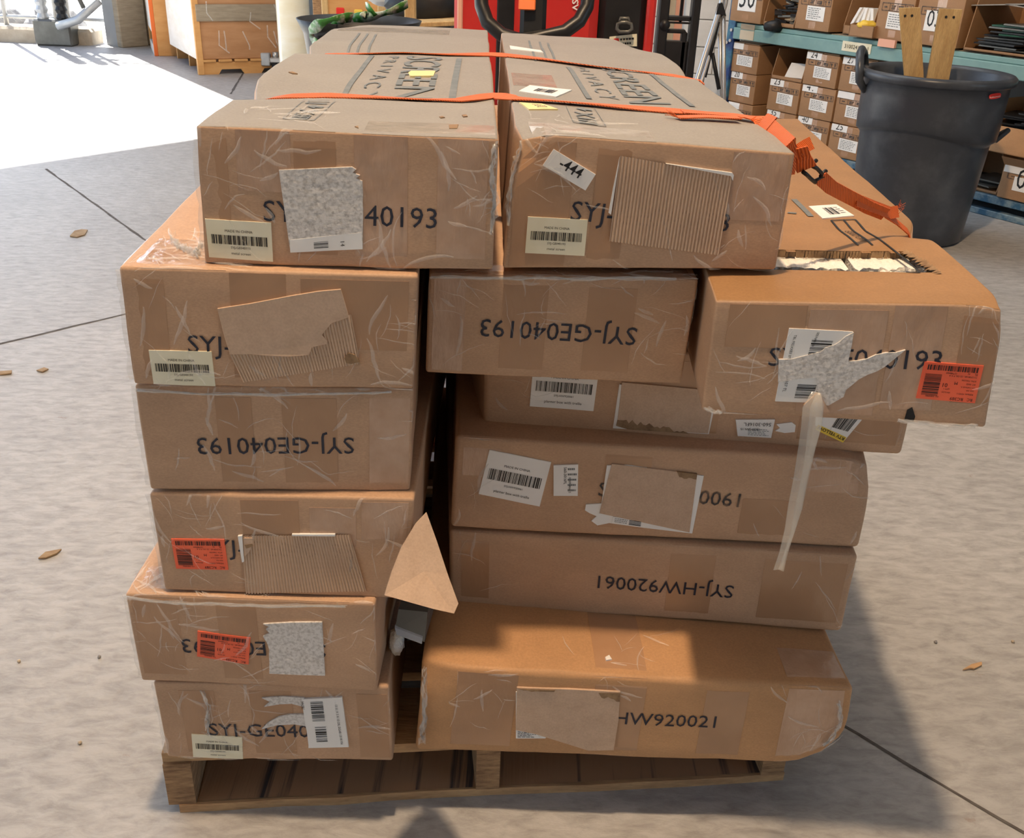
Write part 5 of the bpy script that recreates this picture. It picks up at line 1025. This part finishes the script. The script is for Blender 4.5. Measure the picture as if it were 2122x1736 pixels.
# ------------------------------------------------------------------ yard outside the door
A_, B_ = onz(-60, 84), onz(244, 97); kd = (B_-A_); kd = kd/kd.length; kn = V((-kd.y, kd.x, 0)); A_ = A_+V((0, 0, -.04))
tag(MB().box(A_-kd*6, kd*((B_-A_).length+5.7), kn*.35, ZZ*.21, .03).build('stone_kerb', M['stone']), 'weathered stone kerb along the yard outside the door', 'kerb')
L0 = (B_-A_).length
fn = thing('mesh_fence', 'galvanised mesh fence panels standing on the yard kerb', 'fence', A_+kn*.2)
for s_ in (.35, .95, L0-.62, L0-.12): MB().tube([A_+kd*s_+kn*.2+ZZ*.17, A_+kd*s_+kn*.2+ZZ*2.2], .028, 10).build('fence_post', M['galv'], fn, True)
mb = MB()
for k in range(46): s_ = L0-1.85-k*.075; mb.tube([A_+kd*s_+kn*.24+ZZ*.25, A_+kd*(s_+1.7)+kn*.24+ZZ*1.95], .0025, 3); mb.tube([A_+kd*s_+kn*.245+ZZ*1.95, A_+kd*(s_+1.7)+kn*.245+ZZ*.25], .0025, 3)
o = mb.build('mesh_wire', M['galv'], fn); o['kind'] = 'stuff'
for z in (.3, 1.95): MB().tube([A_-kd*.6+kn*.2+ZZ*z, A_+kd*(L0-.1)+kn*.2+ZZ*z], .02, 8).build('fence_rail', M['galv'], fn, True)
rn_ = random.Random(12)
for k in range(6): o = lump('rubble_lump', A_+kd*(L0-1.3-k*.75)+kn*(1.0+.5*rn_.random())+ZZ*.12, .26, M['rubble'], None, 20+k, (1.4, 1, .8)); tag(o, 'grey rubble lump behind the yard fence', 'rubble', 'rubble behind the fence')
bnr = MB().box(A_+kd*(L0-.95)+kn*.3+ZZ*.55, kd*.75, kn*.01, ZZ*.7).build('fence_banner', M['white']); tag(bnr, 'white printed banner with red marks on the yard fence', 'banner')
for a, z in ((.12, .42), (.50, .30), (.16, .12)): ob('red_mark', [A_+kd*(L0-.95+a+x)+kn*.297+ZZ*(.55+z+y) for x, y in ((0, 0), (.10, 0), (.10, .06), (0, .06))], [(0, 1, 2, 3)], M['redsign'], bnr)
rp = onz(118, 95); rb_ = thing('ribbed_post', 'black ribbed steel post with pale swing arms outside the door', 'post', rp)
for dx in (-.12, .10): 
    mb = MB(); mb.lathe([(.05, .25)]+[(.05+.018*(i % 2), .26+.04*i) for i in range(36)]+[(.05, 1.75)], rp+V((dx, .03, 0)), 14); mb.build('ribbed_shaft', M['dark'] if dx > 0 else M['galv'], rb_)
MB().box(rp+V((-.22, -.05, 0)), V((.42, 0, 0)), V((0, .25, 0)), V((0, 0, .28)), .02).build('base_block', M['metal_grey'], rb_)
MB().tube([rp+V((-.15, -.05, .85)), rp+V((.1, -.1, .95)), rp+V((.45, -.1, 1.15))], .04, 8).build('swing_arm', M['galv'], rb_, True); MB().tube([rp+V((.1, -.12, .22)), rp+V((.35, -.15, .30)), rp+V((.6, -.12, .50))], .045, 8).build('swing_arm', M['galv'], rb_, True); MB().tube([rp+V((.2, -.1, .98)), rp+V((.42, -.12, .42))], .025, 8).build('arm_link', M['metal_grey'], rb_, True)
# ------------------------------------------------------------------ litter on the floor
def litter(name, pts, label, cat, m, th=.004, group=None):
    P = [onz(*p_)+V((0, 0, .002)) for p_ in pts]; o = MB().prism(P, V((0, 0, th))).build(name, M[m]); tag(o, label, cat, group)
litter('dry_leaf', [(145, 491), (155, 480), (170, 477), (182, 478), (176, 488), (160, 493)], 'dry brown leaf on the pale floor left of the load', 'leaf', 'leaf')
litter('wood_chip', [(1994, 1391), (2012, 1380), (2033, 1375), (2034, 1381), (2018, 1389), (2010, 1388)], 'pale wood chip on the floor right of the pallet', 'chip', 'wood')
litter('wood_chip', [(80, 1160), (95, 1147), (128, 1141), (118, 1150), (95, 1159)], 'long brown chip on the floor left of the stack', 'chip', 'leaf')
litter('wood_chip', [(0, 772), (25, 770), (24, 776), (0, 779)], 'brown chip at the left picture edge beside the floor joint', 'chip', 'leaf')
litter('wood_chip', [(76, 770), (92, 764), (101, 767), (88, 773)], 'small brown chip left of the second carton', 'chip', 'leaf')
for k, (x, y) in enumerate(((166, 1541), (1938, 1332), (2098, 1331), (2005, 770), (40, 1372), (206, 1363))): o = lump('pebble', onz(x, y)+V((0, 0, .003)), .004, M['rubble'] if k % 2 else M['stone'], None, 40+k, n=4); tag(o, 'tiny loose pebble lying on the concrete floor', 'pebble', 'pebbles on the floor')
